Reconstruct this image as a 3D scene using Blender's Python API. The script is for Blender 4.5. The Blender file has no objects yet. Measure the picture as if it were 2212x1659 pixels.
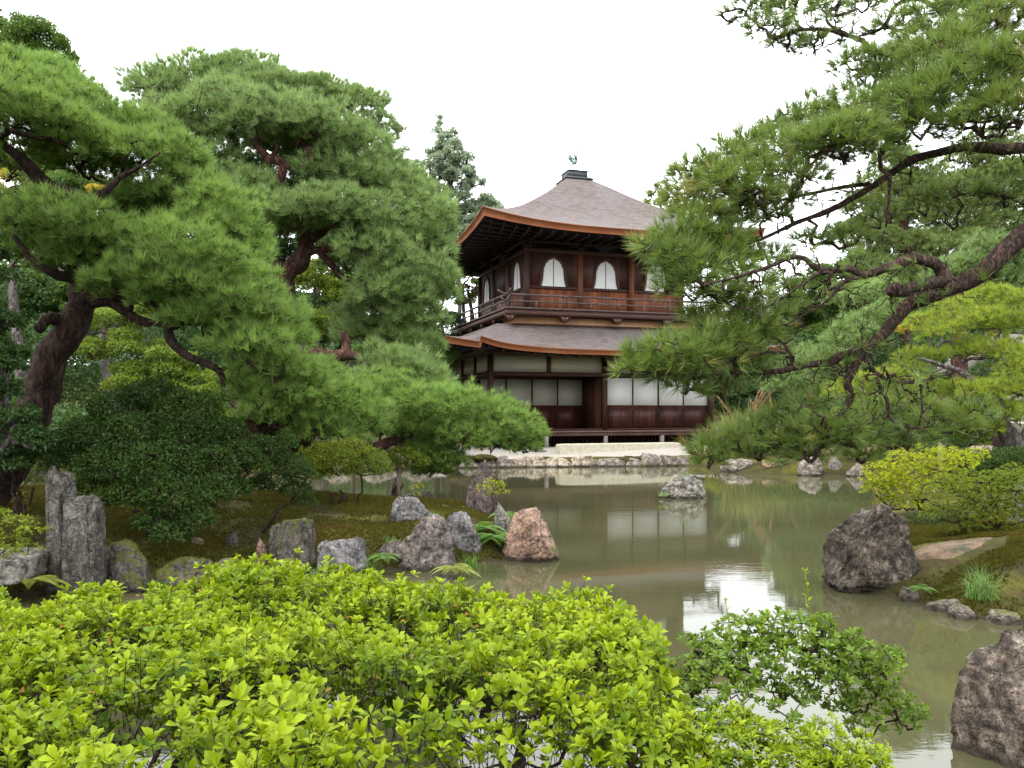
import bpy, math, random
import numpy as np
from mathutils import Vector
S = bpy.context.scene
COL = S.collection
# ------------------------------------------------------------------ camera, sky, sun, exposure
FV = 1810.4; HV = 887.0; EYE = 1.6
cam = bpy.data.cameras.new('camera'); co = bpy.data.objects.new('camera', cam); COL.objects.link(co)
co.location = (0, 0, EYE); co.rotation_euler = (math.radians(90), 0, 0)
cam.sensor_width = 36; cam.lens = 36 * FV / 2212.0
cam.shift_y = (HV - 829.5) / 2212.0
cam.clip_start = 0.05; cam.clip_end = 3000
S.camera = co
S.view_settings.view_transform = 'Standard'; S.view_settings.look = 'None'
S.view_settings.exposure = -0.12; S.view_settings.gamma = 1.0; S.view_settings.use_curve_mapping = False
SUN_EL, SUN_AZ = 56, -128          # elevation; azimuth measured from +Y towards +X
w = bpy.data.worlds.new('World'); S.world = w; w.use_nodes = True
nt = w.node_tree; nt.nodes.clear()
sky = nt.nodes.new('ShaderNodeTexSky'); sky.sky_type = 'NISHITA'; sky.sun_disc = False
sky.sun_elevation = math.radians(SUN_EL); sky.sun_rotation = math.radians(SUN_AZ)
sky.dust_density = 6.0; sky.air_density = 1.5
bg1 = nt.nodes.new('ShaderNodeBackground'); bg1.inputs[1].default_value = 0.05
nt.links.new(sky.outputs[0], bg1.inputs[0])
bg2 = nt.nodes.new('ShaderNodeBackground')      # the even white cloud layer
tc = nt.nodes.new('ShaderNodeTexCoord'); sep = nt.nodes.new('ShaderNodeSeparateXYZ')
nt.links.new(tc.outputs['Generated'], sep.inputs[0])
rmp = nt.nodes.new('ShaderNodeValToRGB'); rmp.color_ramp.elements[0].position = 0.0; rmp.color_ramp.elements[1].position = 0.9
rmp.color_ramp.elements[0].color = (0.40, 0.42, 0.44, 1); _m = rmp.color_ramp.elements.new(.24); _m.color = (.66, .68, .69, 1); rmp.color_ramp.elements[-1].color = (1, 1, 1, 1)
nt.links.new(sep.outputs[2], rmp.inputs[0]); nt.links.new(rmp.outputs[0], bg2.inputs[0])
bg2.inputs[1].default_value = 4.8
ad = nt.nodes.new('ShaderNodeAddShader'); wo = nt.nodes.new('ShaderNodeOutputWorld')
nt.links.new(bg1.outputs[0], ad.inputs[0]); nt.links.new(bg2.outputs[0], ad.inputs[1]); nt.links.new(ad.outputs[0], wo.inputs[0])
sl = bpy.data.lights.new('sun', 'SUN'); sl.energy = 2.4; sl.angle = math.radians(14); sl.color = (1, 0.96, 0.88)
so = bpy.data.objects.new('sun', sl); COL.objects.link(so)
_e, _a = math.radians(SUN_EL), math.radians(SUN_AZ)
sd = Vector((math.sin(_a) * math.cos(_e), math.cos(_a) * math.cos(_e), math.sin(_e)))
so.rotation_euler = sd.to_track_quat('Z', 'Y').to_euler(); so.location = (0, 0, 30)
S.cycles.max_bounces = 6; S.cycles.diffuse_bounces = 3; S.cycles.glossy_bounces = 3
S.cycles.transmission_bounces = 3; S.cycles.transparent_max_bounces = 8
S.cycles.caustics_reflective = False; S.cycles.caustics_refractive = False
S.cycles.use_adaptive_sampling = True

# ------------------------------------------------------------------ helpers
A_ = np.array
def W(vx, vy, Y): return A_([(vx - 1106) / FV * Y, Y, EYE - (vy - HV) / FV * Y])
def nrm(a): return a / np.maximum(np.linalg.norm(a, axis=-1, keepdims=True), 1e-9)
def _hash(i, j, k, seed):
    h = (i * 374761393 + j * 668265263 + k * 2147483647 + seed * 974711) & 0xffffffff
    h = ((h ^ (h >> 13)) * 1274126177) & 0xffffffff
    return ((h ^ (h >> 16)) & 0xffff) / 65535.0
def vnoise(p, seed=0):
    p = np.asarray(p, float); f = np.floor(p); i = f.astype(np.int64); t = p - f; t = t * t * (3 - 2 * t)
    r = 0
    for a in (0, 1):
        for b in (0, 1):
            for c in (0, 1):
                wt = (t[..., 0] if a else 1 - t[..., 0]) * (t[..., 1] if b else 1 - t[..., 1]) * (t[..., 2] if c else 1 - t[..., 2])
                r = r + wt * _hash(i[..., 0] + a, i[..., 1] + b, i[..., 2] + c, seed)
    return r * 2 - 1
def fbm(p, seed=0, o=4):
    r, am = 0, 1.0; p = np.asarray(p, float)
    for k in range(o): r = r + am * vnoise(p * 2 ** k, seed + k * 7); am *= .5
    return r

class G:
    """collects vertices and faces of ONE mesh"""
    def __init__(s): s.v = []; s.q = []; s.t = []; s.r = []; s.n = 0
    def add(s, v, q=None, t=None, r=None):
        v = np.asarray(v, float).reshape(-1, 3)
        s.v.append(v)
        if q is not None and len(q): s.q.append(np.asarray(q, np.int64).reshape(-1, 4) + s.n)
        if t is not None and len(t): s.t.append(np.asarray(t, np.int64).reshape(-1, 3) + s.n)
        s.r.append(np.full(len(v), .5) if r is None else np.broadcast_to(np.asarray(r, float), (len(v),)))
        s.n += len(v); return s
    def box(s, c, d, rz=0, r=None):
        x, y, z = A_(d) / 2
        v = A_([[a, b, e] for a in (-x, x) for b in (-y, y) for e in (-z, z)])
        if rz: cs, sn = math.cos(rz), math.sin(rz); v = np.stack([v[:, 0] * cs - v[:, 1] * sn, v[:, 0] * sn + v[:, 1] * cs, v[:, 2]], 1)
        return s.add(v + A_(c), q=[[0, 1, 3, 2], [4, 6, 7, 5], [0, 4, 5, 1], [2, 3, 7, 6], [0, 2, 6, 4], [1, 5, 7, 3]], r=r)
    def bx(s, a, b, r=None): a, b = A_(a, float) if False else A_(a), A_(b); return s.box((a + b) / 2, np.abs(b - a), r=r)
    def bar(s, p, q, wd, ht):
        p, q = A_(p, ), A_(q); d = nrm(q - p); sd_ = nrm(np.cross(d, [0, 0, 1])); up = np.cross(sd_, d)
        v = [e + sd_ * a * wd / 2 + up * b * ht / 2 for e in (p, q) for a, b in ((-1, -1), (1, -1), (1, 1), (-1, 1))]
        return s.add(v, q=[[0, 1, 2, 3], [4, 7, 6, 5], [0, 4, 5, 1], [1, 5, 6, 2], [2, 6, 7, 3], [3, 7, 4, 0]])
    def tube(s, pts, rad, sides=6, lump=0, seed=0, cap=True):
        pts = np.asarray(pts, float); n = len(pts); rad = np.broadcast_to(np.asarray(rad, float), (n,))
        tg = nrm(np.gradient(pts, axis=0)); u = np.cross(tg[0], [0.13, .31, .94]); u = u / (np.linalg.norm(u) + 1e-9)
        V = []; a = np.arange(sides) / sides * 2 * math.pi
        for i in range(n):
            u = u - tg[i] * np.dot(u, tg[i]); u = u / (np.linalg.norm(u) + 1e-9); w_ = np.cross(tg[i], u)
            V.append(pts[i] + rad[i] * (np.cos(a)[:, None] * u + np.sin(a)[:, None] * w_))
        V = A_(V)
        if lump: V = V + (V - pts[:, None]) * (lump * fbm(V.reshape(-1, 3) / max(rad.max(), .01) * .9, seed, 3)).reshape(n, sides, 1)
        V = V.reshape(-1, 3); i = np.arange(n - 1)[:, None] * sides; j = np.arange(sides)[None]; k = (j + 1) % sides
        q = np.stack([i + j, i + k, i + sides + k, i + sides + j], -1).reshape(-1, 4)
        t = None
        if cap:
            V = np.vstack([V, pts[-1:] + tg[-1] * rad[-1] * .5, pts[:1]]); L = len(V) - 2
            t = [[(n - 1) * sides + a_, (n - 1) * sides + (a_ + 1) % sides, L] for a_ in range(sides)] + [[(a_ + 1) % sides, a_, L + 1] for a_ in range(sides)]
        return s.add(V, q=q, t=t)
    def prism(s, poly, axis, a, b):
        """poly 2-D (convex or star-shaped about its centroid) extruded along axis from a to b"""
        poly = np.asarray(poly, float); n = len(poly); c = poly.mean(0)
        def to3(p, h):
            o = np.zeros((len(p), 3)); k = [i for i in range(3) if i != axis]; o[:, k[0]] = p[:, 0]; o[:, k[1]] = p[:, 1]; o[:, axis] = h; return o
        pp = np.vstack([poly, c]); v = np.vstack([to3(pp, a), to3(pp, b)]); m = n + 1
        t = []; q = []
        for i in range(n):
            j = (i + 1) % n; t += [[j, i, n], [m + i, m + j, m + n]]; q.append([i, j, m + j, m + i])
        return s.add(v, q=q, t=t)
    def grid(s, P, closed=False, r=None):
        P = np.asarray(P, float); a, b = P.shape[:2]; i = np.arange(a - 1)[:, None]; j = np.arange(b if closed else b - 1)[None]; k = (j + 1) % b
        q = np.stack([i * b + j, i * b + k, (i + 1) * b + k, (i + 1) * b + j], -1).reshape(-1, 4)
        return s.add(P.reshape(-1, 3), q=q, r=r)
    def mesh(s, name, off=None):
        v = np.vstack(s.v)
        if off is not None: v = v - A_(off)
        r = np.concatenate(s.r)
        q = np.vstack(s.q) if s.q else np.zeros((0, 4), np.int64); t = np.vstack(s.t) if s.t else np.zeros((0, 3), np.int64)
        me = bpy.data.meshes.new(name); me.vertices.add(len(v)); me.vertices.foreach_set('co', v.astype(np.float32).ravel())
        nl = len(q) * 4 + len(t) * 3; me.loops.add(nl); me.loops.foreach_set('vertex_index', np.concatenate([q.ravel(), t.ravel()]).astype(np.int32))
        me.polygons.add(len(q) + len(t))
        me.polygons.foreach_set('loop_start', np.concatenate([np.arange(len(q)) * 4, len(q) * 4 + np.arange(len(t)) * 3]).astype(np.int32))
        me.update(calc_edges=True)
        at = me.attributes.new('rnd', 'FLOAT', 'POINT'); at.data.foreach_set('value', r.astype(np.float32))
        return me

def obj(g, name, mat, parent=None, off=None, smooth=False, loc=None):
    me = g.mesh(name, off if off is not None else loc); me.materials.append(mat)
    if smooth: me.polygons.foreach_set('use_smooth', np.ones(len(me.polygons), bool))
    o = bpy.data.objects.new(name, me); COL.objects.link(o)
    if loc is not None: o.location = loc
    if parent is not None: o.parent = parent
    return o
def tag(o, label, cat, group=None, kind=None):
    if label: o['label'] = label
    if cat: o['category'] = cat
    if group: o['group'] = group
    if kind: o['kind'] = kind
    return o
def thing(name, label, cat, loc=(0, 0, 0), rz=0, group=None):
    o = bpy.data.objects.new(name, None); COL.objects.link(o); o.location = loc; o.rotation_euler = (0, 0, rz); o.empty_display_size = .2
    return tag(o, label, cat, group)

# ------------------------------------------------------------------ materials
def mat(name):
    m = bpy.data.materials.new(name); m.use_nodes = True; t = m.node_tree
    return m, t, t.nodes['Principled BSDF'], t.nodes['Material Output']
def N(t, typ, **k):
    n = t.nodes.new('ShaderNode' + typ)
    for a, b in k.items(): setattr(n, a, b)
    return n
def ramp(t, stops, src, interp='LINEAR'):
    n = N(t, 'ValToRGB'); e = n.color_ramp.elements; n.color_ramp.interpolation = interp
    while len(e) < len(stops): e.new(.5)
    for i, (p, c) in enumerate(stops): e[i].position = p; e[i].color = (*c, 1)
    t.links.new(src, n.inputs[0]); return n.outputs[0]
def coords(t, scale=(1, 1, 1), rot=(0, 0, 0)):
    c = N(t, 'TexCoord'); m = N(t, 'Mapping'); m.inputs['Scale'].default_value = scale; m.inputs['Rotation'].default_value = rot
    t.links.new(c.outputs['Object'], m.inputs[0]); return m.outputs[0]
def noise(t, src, scale, det=5, rough=.55, dist=0):
    n = N(t, 'TexNoise'); n.inputs['Scale'].default_value = scale; n.inputs['Detail'].default_value = det
    n.inputs['Roughness'].default_value = rough; n.inputs['Distortion'].default_value = dist; t.links.new(src, n.inputs['Vector']); return n.outputs[0]
def mixc(t, f, a, b, mode='MIX'):
    n = N(t, 'Mix', data_type='RGBA', blend_type=mode)
    for sck, val in ((n.inputs[0], f), (n.inputs[6], a), (n.inputs[7], b)):
        if hasattr(val, 'links'): t.links.new(val, sck)
        elif isinstance(val, tuple): sck.default_value = (*val, 1)
        else: sck.default_value = val
    return n.outputs[2]
def bump(t, b, h, st=.5, dist=.02):
    n = N(t, 'Bump'); n.inputs['Strength'].default_value = st; n.inputs['Distance'].default_value = dist
    t.links.new(h, n.inputs['Height']); t.links.new(n.outputs[0], b.inputs['Normal'])

def leafmat(name, c0, c1, c2=None, rough=.5, trans=.35, spec=.3, nscale=1.2, odd=None):
    """foliage: colour runs from c0 to c1 by leaf and by patch; c2 is the light side when lit through"""
    m, t, b, o = mat(name)
    K = .74; c0, c1 = tuple(x * K for x in c0), tuple(x * K for x in c1); c2 = c2 and tuple(x * K for x in c2); odd = odd and tuple(x * K for x in odd)
    at = N(t, 'Attribute', attribute_name='rnd'); co_ = coords(t)
    nz = noise(t, co_, nscale, 3)
    ad_ = N(t, 'Math', operation='MULTIPLY_ADD'); t.links.new(at.outputs['Fac'], ad_.inputs[0]); ad_.inputs[1].default_value = .6
    mm = N(t, 'Math', operation='MULTIPLY'); t.links.new(nz, mm.inputs[0]); mm.inputs[1].default_value = .5; t.links.new(mm.outputs[0], ad_.inputs[2])
    st = [(.15, c0), (.8, c1)]
    if odd: st = [(.12, c0), (.80, c1), (.88, odd), (.95, odd)]
    col = ramp(t, st, ad_.outputs[0])
    t.links.new(col, b.inputs['Base Color']); b.inputs['Roughness'].default_value = rough; b.inputs['Specular IOR Level'].default_value = spec
    tr = N(t, 'BsdfTranslucent'); cc = c2 or tuple(min(1, x * 1.5) for x in c1)
    t.links.new(mixc(t, .5, col, cc), tr.inputs[0])
    mx = N(t, 'MixShader'); mx.inputs[0].default_value = trans
    t.links.new(b.outputs[0], mx.inputs[1]); t.links.new(tr.outputs[0], mx.inputs[2]); t.links.new(mx.outputs[0], o.inputs[0])
    return m
def barkmat(name, c0, c1, c2, scale=9, bs=.8):
    m, t, b, o = mat(name); c = coords(t, (1, 1, .38))
    n1 = noise(t, c, scale, 8, .72, .9); n2 = noise(t, c, scale * 3.1, 6, .75, .5); n3 = noise(t, coords(t), scale * .35, 4, .6)
    col = ramp(t, [(.33, c0), (.50, c1), (.66, c2)], n2)
    rid = N(t, 'Math', operation='ABSOLUTE'); s_ = N(t, 'Math', operation='SUBTRACT'); t.links.new(n1, s_.inputs[0]); s_.inputs[1].default_value = .5; t.links.new(s_.outputs[0], rid.inputs[0])
    ve = ramp(t, [(0, (.18, .16, .15)), (.035, (.75, .75, .75)), (.12, (1.1, 1.1, 1.1))], rid.outputs[0])
    col = mixc(t, .85, col, ve, 'MULTIPLY')
    col = mixc(t, ramp(t, [(.5, (0, 0, 0)), (.72, (.55, .55, .55))], n3), col, tuple(x * .45 + .03 for x in c1))
    t.links.new(col, b.inputs['Base Color']); b.inputs['Roughness'].default_value = .9; b.inputs['Specular IOR Level'].default_value = .2
    bump(t, b, mixc(t, .4, ve, n2), bs, .04); return m
def woodmat(name, c0, c1, sc=(14, 14, 1.2), rough=.6, weather=None, plank=None, spec=.3):
    m, t, b, o = mat(name); c = coords(t, sc)
    n1 = noise(t, c, 2.2, 6, .6, .3); col = ramp(t, [(.3, c0), (.72, c1)], n1)
    if plank:
        n3 = N(t, 'TexNoise', noise_dimensions='1D'); sx = N(t, 'SeparateXYZ'); cc = N(t, 'TexCoord'); t.links.new(cc.outputs['Object'], sx.inputs[0])
        mu = N(t, 'Math', operation='MULTIPLY'); t.links.new(sx.outputs[plank[0]], mu.inputs[0]); mu.inputs[1].default_value = plank[1]
        fl = N(t, 'Math', operation='FLOOR'); t.links.new(mu.outputs[0], fl.inputs[0])
        wn = N(t, 'TexWhiteNoise', noise_dimensions='1D'); t.links.new(fl.outputs[0], wn.inputs['W'])
        col = mixc(t, .85, col, ramp(t, [(0, (.45, .42, .42)), (1, (1.25, 1.2, 1.15))], wn.outputs['Value']), 'MULTIPLY')
        fr = N(t, 'Math', operation='FRACT'); t.links.new(mu.outputs[0], fr.inputs[0])
        col = mixc(t, 1.0, col, ramp(t, [(0, (.12, .1, .1)), (.07, (1, 1, 1)), (.94, (1, 1, 1)), (1, (.12, .1, .1))], fr.outputs[0]), 'MULTIPLY')
    if weather:
        n2 = noise(t, coords(t, (.8, .8, .5)), 3.1, 5, .65); col = mixc(t, ramp(t, [(.42, (0, 0, 0)), (.68, (.75, .75, .75))], n2), col, weather)
    t.links.new(col, b.inputs['Base Color']); b.inputs['Roughness'].default_value = rough; b.inputs['Specular IOR Level'].default_value = spec
    bump(t, b, n1, .35, .01); return m
def rockmat(name, cols, scale=6, moss=.0, moss_col=(.10, .11, .015), lich=(.30, .30, .26), lich_amt=.63, wet=True, bs=.9, mossz=.55):
    m, t, b, o = mat(name); c = coords(t); scale = scale * 1.5
    n1 = noise(t, c, scale, 8, .65, .6); n2 = noise(t, coords(t, (1, 1, .35)), scale * 2.6, 7, .7, .8); n3 = noise(t, c, scale * 5, 5, .8)
    col = ramp(t, [(.34, cols[0]), (.46, cols[1]), (.57, cols[2]), (.74, cols[3 % len(cols)])], n1)
    col = mixc(t, .8, col, ramp(t, [(.34, (.35, .34, .34)), (.5, (1, 1, 1)), (.66, (1.7, 1.65, 1.6))], n3), 'MULTIPLY')
    col = mixc(t, .75, col, ramp(t, [(.3, (.45, .44, .45)), (.5, (1, 1, 1)), (.7, (1.45, 1.4, 1.4))], n2), 'MULTIPLY')
    # crusts of lichen and dark pits
    col = mixc(t, ramp(t, [(lich_amt, (0, 0, 0)), (lich_amt + .05, (.8, .8, .8))], noise(t, c, scale * 3.3, 6, .75)), col, lich)
    vo = N(t, 'TexVoronoi'); vo.inputs['Scale'].default_value = scale * 7; t.links.new(c, vo.inputs['Vector'])
    col = mixc(t, ramp(t, [(.04, (.6, .6, .6)), (.14, (0, 0, 0))], vo.outputs['Distance']), col, tuple(min(1, x * 1.25) for x in lich))
    vn = N(t, 'TexNoise'); vn.inputs['Scale'].default_value = scale * .9; vn.inputs['Detail'].default_value = 5; t.links.new(c, vn.inputs['Vector'])
    vm = N(t, 'VectorMath', operation='MULTIPLY_ADD'); t.links.new(vn.outputs['Color'], vm.inputs[0]); vm.inputs[1].default_value = (.35, .35, .35); t.links.new(c, vm.inputs[2])
    vc = N(t, 'TexVoronoi', feature='DISTANCE_TO_EDGE'); vc.inputs['Scale'].default_value = scale * .55; t.links.new(vm.outputs[0], vc.inputs['Vector'])
    crack = ramp(t, [(0, (.22, .2, .18)), (.018, (.8, .8, .8)), (.05, (1, 1, 1))], vc.outputs['Distance']); col = mixc(t, .9, col, crack, 'MULTIPLY')
    ge = N(t, 'NewGeometry'); sx = N(t, 'SeparateXYZ'); t.links.new(ge.outputs['Normal'], sx.inputs[0]); px_ = N(t, 'SeparateXYZ'); t.links.new(ge.outputs['Position'], px_.inputs[0])
    if moss:
        a1 = N(t, 'Math', operation='MULTIPLY_ADD'); t.links.new(sx.outputs[2], a1.inputs[0]); a1.inputs[1].default_value = .35; t.links.new(noise(t, c, scale * .8, 6, .7), a1.inputs[2])
        hz = N(t, 'Math', operation='MULTIPLY_ADD'); t.links.new(px_.outputs[2], hz.inputs[0]); hz.inputs[1].default_value = -mossz; t.links.new(a1.outputs[0], hz.inputs[2])
        f = ramp(t, [(.78 - moss, (0, 0, 0)), (.86 - moss, (1, 1, 1))], hz.outputs[0])
        col = mixc(t, f, col, ramp(t, [(.35, tuple(x * .5 for x in moss_col)), (.65, moss_col)], n3))
    if wet:   # the waterline: the stone is really dark and wet there
        a2 = N(t, 'Math', operation='MULTIPLY_ADD'); t.links.new(n1, a2.inputs[0]); a2.inputs[1].default_value = -.05; t.links.new(px_.outputs[2], a2.inputs[2])
        f2 = ramp(t, [(.0, (.9, .9, .9)), (.035, (0, 0, 0))], a2.outputs[0]); col = mixc(t, f2, col, (.035, .025, .018))
    t.links.new(col, b.inputs['Base Color']); b.inputs['Roughness'].default_value = .8; b.inputs['Specular IOR Level'].default_value = .35
    hh = mixc(t, .5, n1, n2, 'ADD'); hh = mixc(t, .35, hh, n3, 'ADD'); hh = mixc(t, .7, hh, crack, 'MULTIPLY'); bump(t, b, hh, bs, .03); return m

M = {}
M['needle'] = leafmat('pine_needles', (.085, .155, .035), (.29, .46, .10), (.42, .62, .12), .5, .38, .3, .9)
M['needle_far'] = leafmat('pine_needles_far_hazed', (.12, .19, .06), (.31, .46, .15), (.42, .58, .18), .5, .38, .3, .8)  # lightened so that the colour carries a veil of haze
M['needle_near'] = leafmat('pine_needles_near', (.045, .10, .025), (.26, .38, .07), (.36, .50, .08), .4, .34, .45, 1.6, odd=(.40, .24, .09))
M['needle_dark'] = leafmat('pine_needles_dark', (.02, .06, .018), (.07, .15, .035), (.12, .25, .04), .42, .28, .5, 2)
M['needle_gold'] = leafmat('pine_needles_gold', (.14, .22, .03), (.38, .47, .05), (.52, .62, .07), .5, .38, .3, .9)
M['needle_bg'] = leafmat('pine_needles_background', (.11, .19, .06), (.28, .36, .10), (.38, .5, .12), .5, .36, .3, .6)
M['azalea'] = leafmat('azalea_leaves', (.035, .11, .005), (.295, .385, .008), (.43, .56, .010), .5, .30, .18, 2.4)
M['azalea_gold'] = leafmat('azalea_leaves_gold', (.15, .24, .010), (.50, .54, .02), (.62, .68, .03), .5, .35, .15, 1.8)
M['azalea_dark'] = leafmat('azalea_leaves_dark', (.05, .11, .008), (.17, .27, .018), (.3, .45, .03), .45, .3, .25, 3)
M['azalea_olive'] = leafmat('azalea_leaves_olive', (.06, .11, .010), (.25, .32, .02), (.4, .5, .03), .5, .3, .2, 2.5)
M['shrub_dark'] = leafmat('dark_shrub_leaves', (.012, .035, .008), (.06, .115, .02), (.12, .22, .035), .55, .28, .15, 1.5)
M['leaf_green'] = leafmat('tree_leaves_green', (.04, .10, .02), (.14, .24, .04), (.26, .42, .06), .5, .35, .3, .5)
M['leaf_deep'] = leafmat('tree_leaves_deep_green', (.022, .06, .018), (.075, .15, .035), (.14, .28, .05), .5, .3, .3, .5)
M['leaf_lime'] = leafmat('maple_leaves_lime', (.09, .17, .02), (.24, .35, .04), (.45, .55, .05), .5, .4, .3, .5)
M['leaf_gold'] = leafmat('maple_leaves_gold', (.30, .28, .03), (.55, .40, .04), (.7, .55, .05), .5, .4, .3, .5)
M['leaf_rust'] = leafmat('maple_leaves_rust', (.25, .20, .04), (.50, .20, .06), (.6, .3, .08), .5, .4, .3, .5)
M['leaf_haze'] = leafmat('hazed_far_leaves', (.11, .18, .09), (.42, .52, .34), (.5, .6, .38), .6, .5, .1, .4)  # paleness of distant haze is mixed into this leaf colour
M['fern'] = leafmat('fern_fronds', (.06, .17, .02), (.16, .32, .03), (.28, .5, .05), .45, .35, .4, 4)
M['fern_pale'] = leafmat('fern_fronds_pale', (.18, .26, .03), (.38, .42, .08), (.5, .55, .1), .45, .35, .4, 4)
M['grass'] = leafmat('grass_blades', (.09, .19, .04), (.2, .36, .07), (.3, .5, .1), .45, .3, .4, 3)
M['reed'] = leafmat('silver_grass_blades', (.12, .19, .03), (.36, .40, .10), (.5, .55, .14), .45, .3, .4, 2)
M['plume'] = leafmat('silver_grass_plumes', (.30, .19, .10), (.50, .34, .19), None, .7, .3, .2, 3)
M['mossblade'] = leafmat('moss_tufts', (.025, .028, .008), (.135, .125, .014), (.22, .2, .02), .7, .2, .1, 2.5, odd=(.13, .05, .022))
M['bark_red'] = barkmat('red_pine_bark', (.028, .016, .013), (.10, .042, .032), (.17, .095, .075), 6)
M['bark_brown'] = barkmat('old_brown_bark', (.016, .011, .009), (.055, .030, .023), (.11, .07, .055), 7)
M['bark_dark'] = barkmat('dark_pine_bark', (.02, .013, .011), (.075, .042, .034), (.17, .12, .10), 16)
M['bark_grey'] = barkmat('grey_bark', (.05, .042, .038), (.14, .12, .11), (.28, .25, .23), 9)
M['stem'] = barkmat('shrub_stems', (.025, .017, .012), (.07, .045, .03), (.13, .09, .07), 22)
M['wood_dark'] = woodmat('dark_timber', (.022, .010, .008), (.075, .030, .020))
M['wood_h'] = woodmat('dark_timber_level', (.022, .010, .008), (.075, .030, .020), (1.2, 14, 14))
M['wood_deck'] = woodmat('veranda_boards', (.045, .018, .014), (.12, .055, .042), (1.0, 16, 16), .45, weather=(.10, .075, .07))
M['wood_shaded'] = woodmat('shaded_eave_timber', (.008, .007, .008), (.028, .019, .018))  # dark timber with the shade under the eaves put into its colour
M['wood_rail'] = woodmat('weathered_rail_timber', (.045, .028, .026), (.13, .09, .085), (3, 3, 3), .6)
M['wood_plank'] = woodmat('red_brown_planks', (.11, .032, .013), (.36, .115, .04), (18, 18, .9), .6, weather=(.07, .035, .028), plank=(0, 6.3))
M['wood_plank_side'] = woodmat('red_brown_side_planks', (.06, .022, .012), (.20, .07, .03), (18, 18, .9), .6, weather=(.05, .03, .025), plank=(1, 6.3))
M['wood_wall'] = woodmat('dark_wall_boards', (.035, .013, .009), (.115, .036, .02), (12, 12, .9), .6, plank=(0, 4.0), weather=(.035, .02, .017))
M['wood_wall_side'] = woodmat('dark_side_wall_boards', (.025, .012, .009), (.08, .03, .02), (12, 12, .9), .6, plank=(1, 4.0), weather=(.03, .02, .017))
M['wood_orange'] = woodmat('pale_apron_boards', (.42, .20, .10), (.62, .36, .2), (1.0, 8, 8), .6, weather=(.34, .18, .12))
M['wainscot'] = woodmat('wainscot_boards', (.035, .011, .008), (.095, .03, .02), (12, 12, 1.0), .45, plank=(0, 3.1))
M['post_grey'] = woodmat('silvered_posts', (.11, .09, .085), (.24, .20, .19), (12, 12, 1.2), .7)
M['prop'] = woodmat('propping_pole', (.09, .07, .05), (.22, .18, .13), (14, 14, 1.5), .7)

def roofmat():
    m, t, b, o = mat('cypress_bark_roof'); c = coords(t, (1.1, 1.1, 11)); big = coords(t)
    n1 = noise(t, c, 3.2, 6, .7, .3); n2 = noise(t, big, .9, 6, .65, .8); n3 = noise(t, coords(t, (2.2, 2.2, 24)), 3, 4, .65)
    col = ramp(t, [(.30, (.040, .030, .028)), (.5, (.092, .070, .064)), (.70, (.170, .135, .122))], n1)
    col = mixc(t, ramp(t, [(.42, (0, 0, 0)), (.62, (.55, .55, .55))], n2), col, (.115, .108, .118))
    col = mixc(t, ramp(t, [(.60, (0, 0, 0)), (.72, (.6, .6, .6))], noise(t, big, 1.7, 7, .7, .5)), col, (.20, .16, .145))
    col = mixc(t, .30, col, ramp(t, [(.35, (.55, .55, .58)), (.5, (1, 1, 1)), (.65, (1.35, 1.3, 1.25))], n3), 'MULTIPLY')
    t.links.new(col, b.inputs['Base Color']); b.inputs['Roughness'].default_value = .8; b.inputs['Specular IOR Level'].default_value = .25
    bump(t, b, mixc(t, .5, n1, n3), .9, .05); return m
M['roof'] = roofmat()
def fasciamat():
    m, t, b, o = mat('roof_edge_cut_bark'); n1 = noise(t, coords(t, (.6, .6, 30)), 3, 5, .6)
    n2 = noise(t, coords(t), 1.4, 5, .6)
    col = ramp(t, [(.3, (.17, .045, .016)), (.7, (.36, .115, .04))], n1)
    col = mixc(t, ramp(t, [(.45, (0, 0, 0)), (.7, (.5, .5, .5))], n2), col, (.40, .17, .08))
    t.links.new(col, b.inputs['Base Color']); b.inputs['Roughness'].default_value = .7; bump(t, b, n1, .5, .02); return m
M['fascia'] = fasciamat()
def plain(name, c, rough=.6, metal=0, var=.15, sc=3, bs=.1, spec=.3):
    m, t, b, o = mat(name); n1 = noise(t, coords(t), sc, 6, .6)
    lo = tuple(x * (1 - var) for x in c); hi = tuple(min(1, x * (1 + var)) for x in c)
    t.links.new(ramp(t, [(.3, lo), (.7, hi)], n1), b.inputs['Base Color']); b.inputs['Roughness'].default_value = rough; b.inputs['Metallic'].default_value = metal
    b.inputs['Specular IOR Level'].default_value = spec
    bump(t, b, n1, bs, .01); return m
M['paper'] = plain('white_paper', (.68, .68, .675), .8, 0, .04, 2, 0)
M['plaster'] = plain('cream_plaster', (.47, .44, .355), .9, 0, .07, 1.2, .1)
M['paper_dull'] = plain('dull_cream_paper', (.46, .45, .38), .9, 0, .05, 1.5, 0)  # duller cream tone for the recessed and side doors
M['black'] = plain('lacquered_ridge_box', (.035, .04, .045), .4)
M['bronze'] = plain('weathered_bronze', (.20, .27, .26), .55, .3, .25, 12)
M['void'] = plain('near_black_shade_fill', (.012, .010, .009), .9)  # near-black colour that stands in for shade in hidden hollows
M['granite'] = plain('pale_granite', (.40, .37, .29), .85, 0, .18, 9, .4)
M['gravel'] = plain('white_sand_court', (.29, .27, .24), .95, 0, .14, 14, .5)
def pathmat():
    m, t, b, o = mat('bare_earth'); n1 = noise(t, coords(t), 5, 8, .7); n2 = noise(t, coords(t), 60, 4, .7)
    col = ramp(t, [(.38, (.035, .032, .012)), (.5, (.12, .075, .042)), (.66, (.18, .12, .075))], n1)
    col = mixc(t, ramp(t, [(.62, (0, 0, 0)), (.68, (.8, .8, .8))], n2), col, (.45, .38, .30))
    t.links.new(col, b.inputs['Base Color']); b.inputs['Roughness'].default_value = .95; bump(t, b, n2, .6, .02); return m
M['path'] = pathmat()
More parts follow.
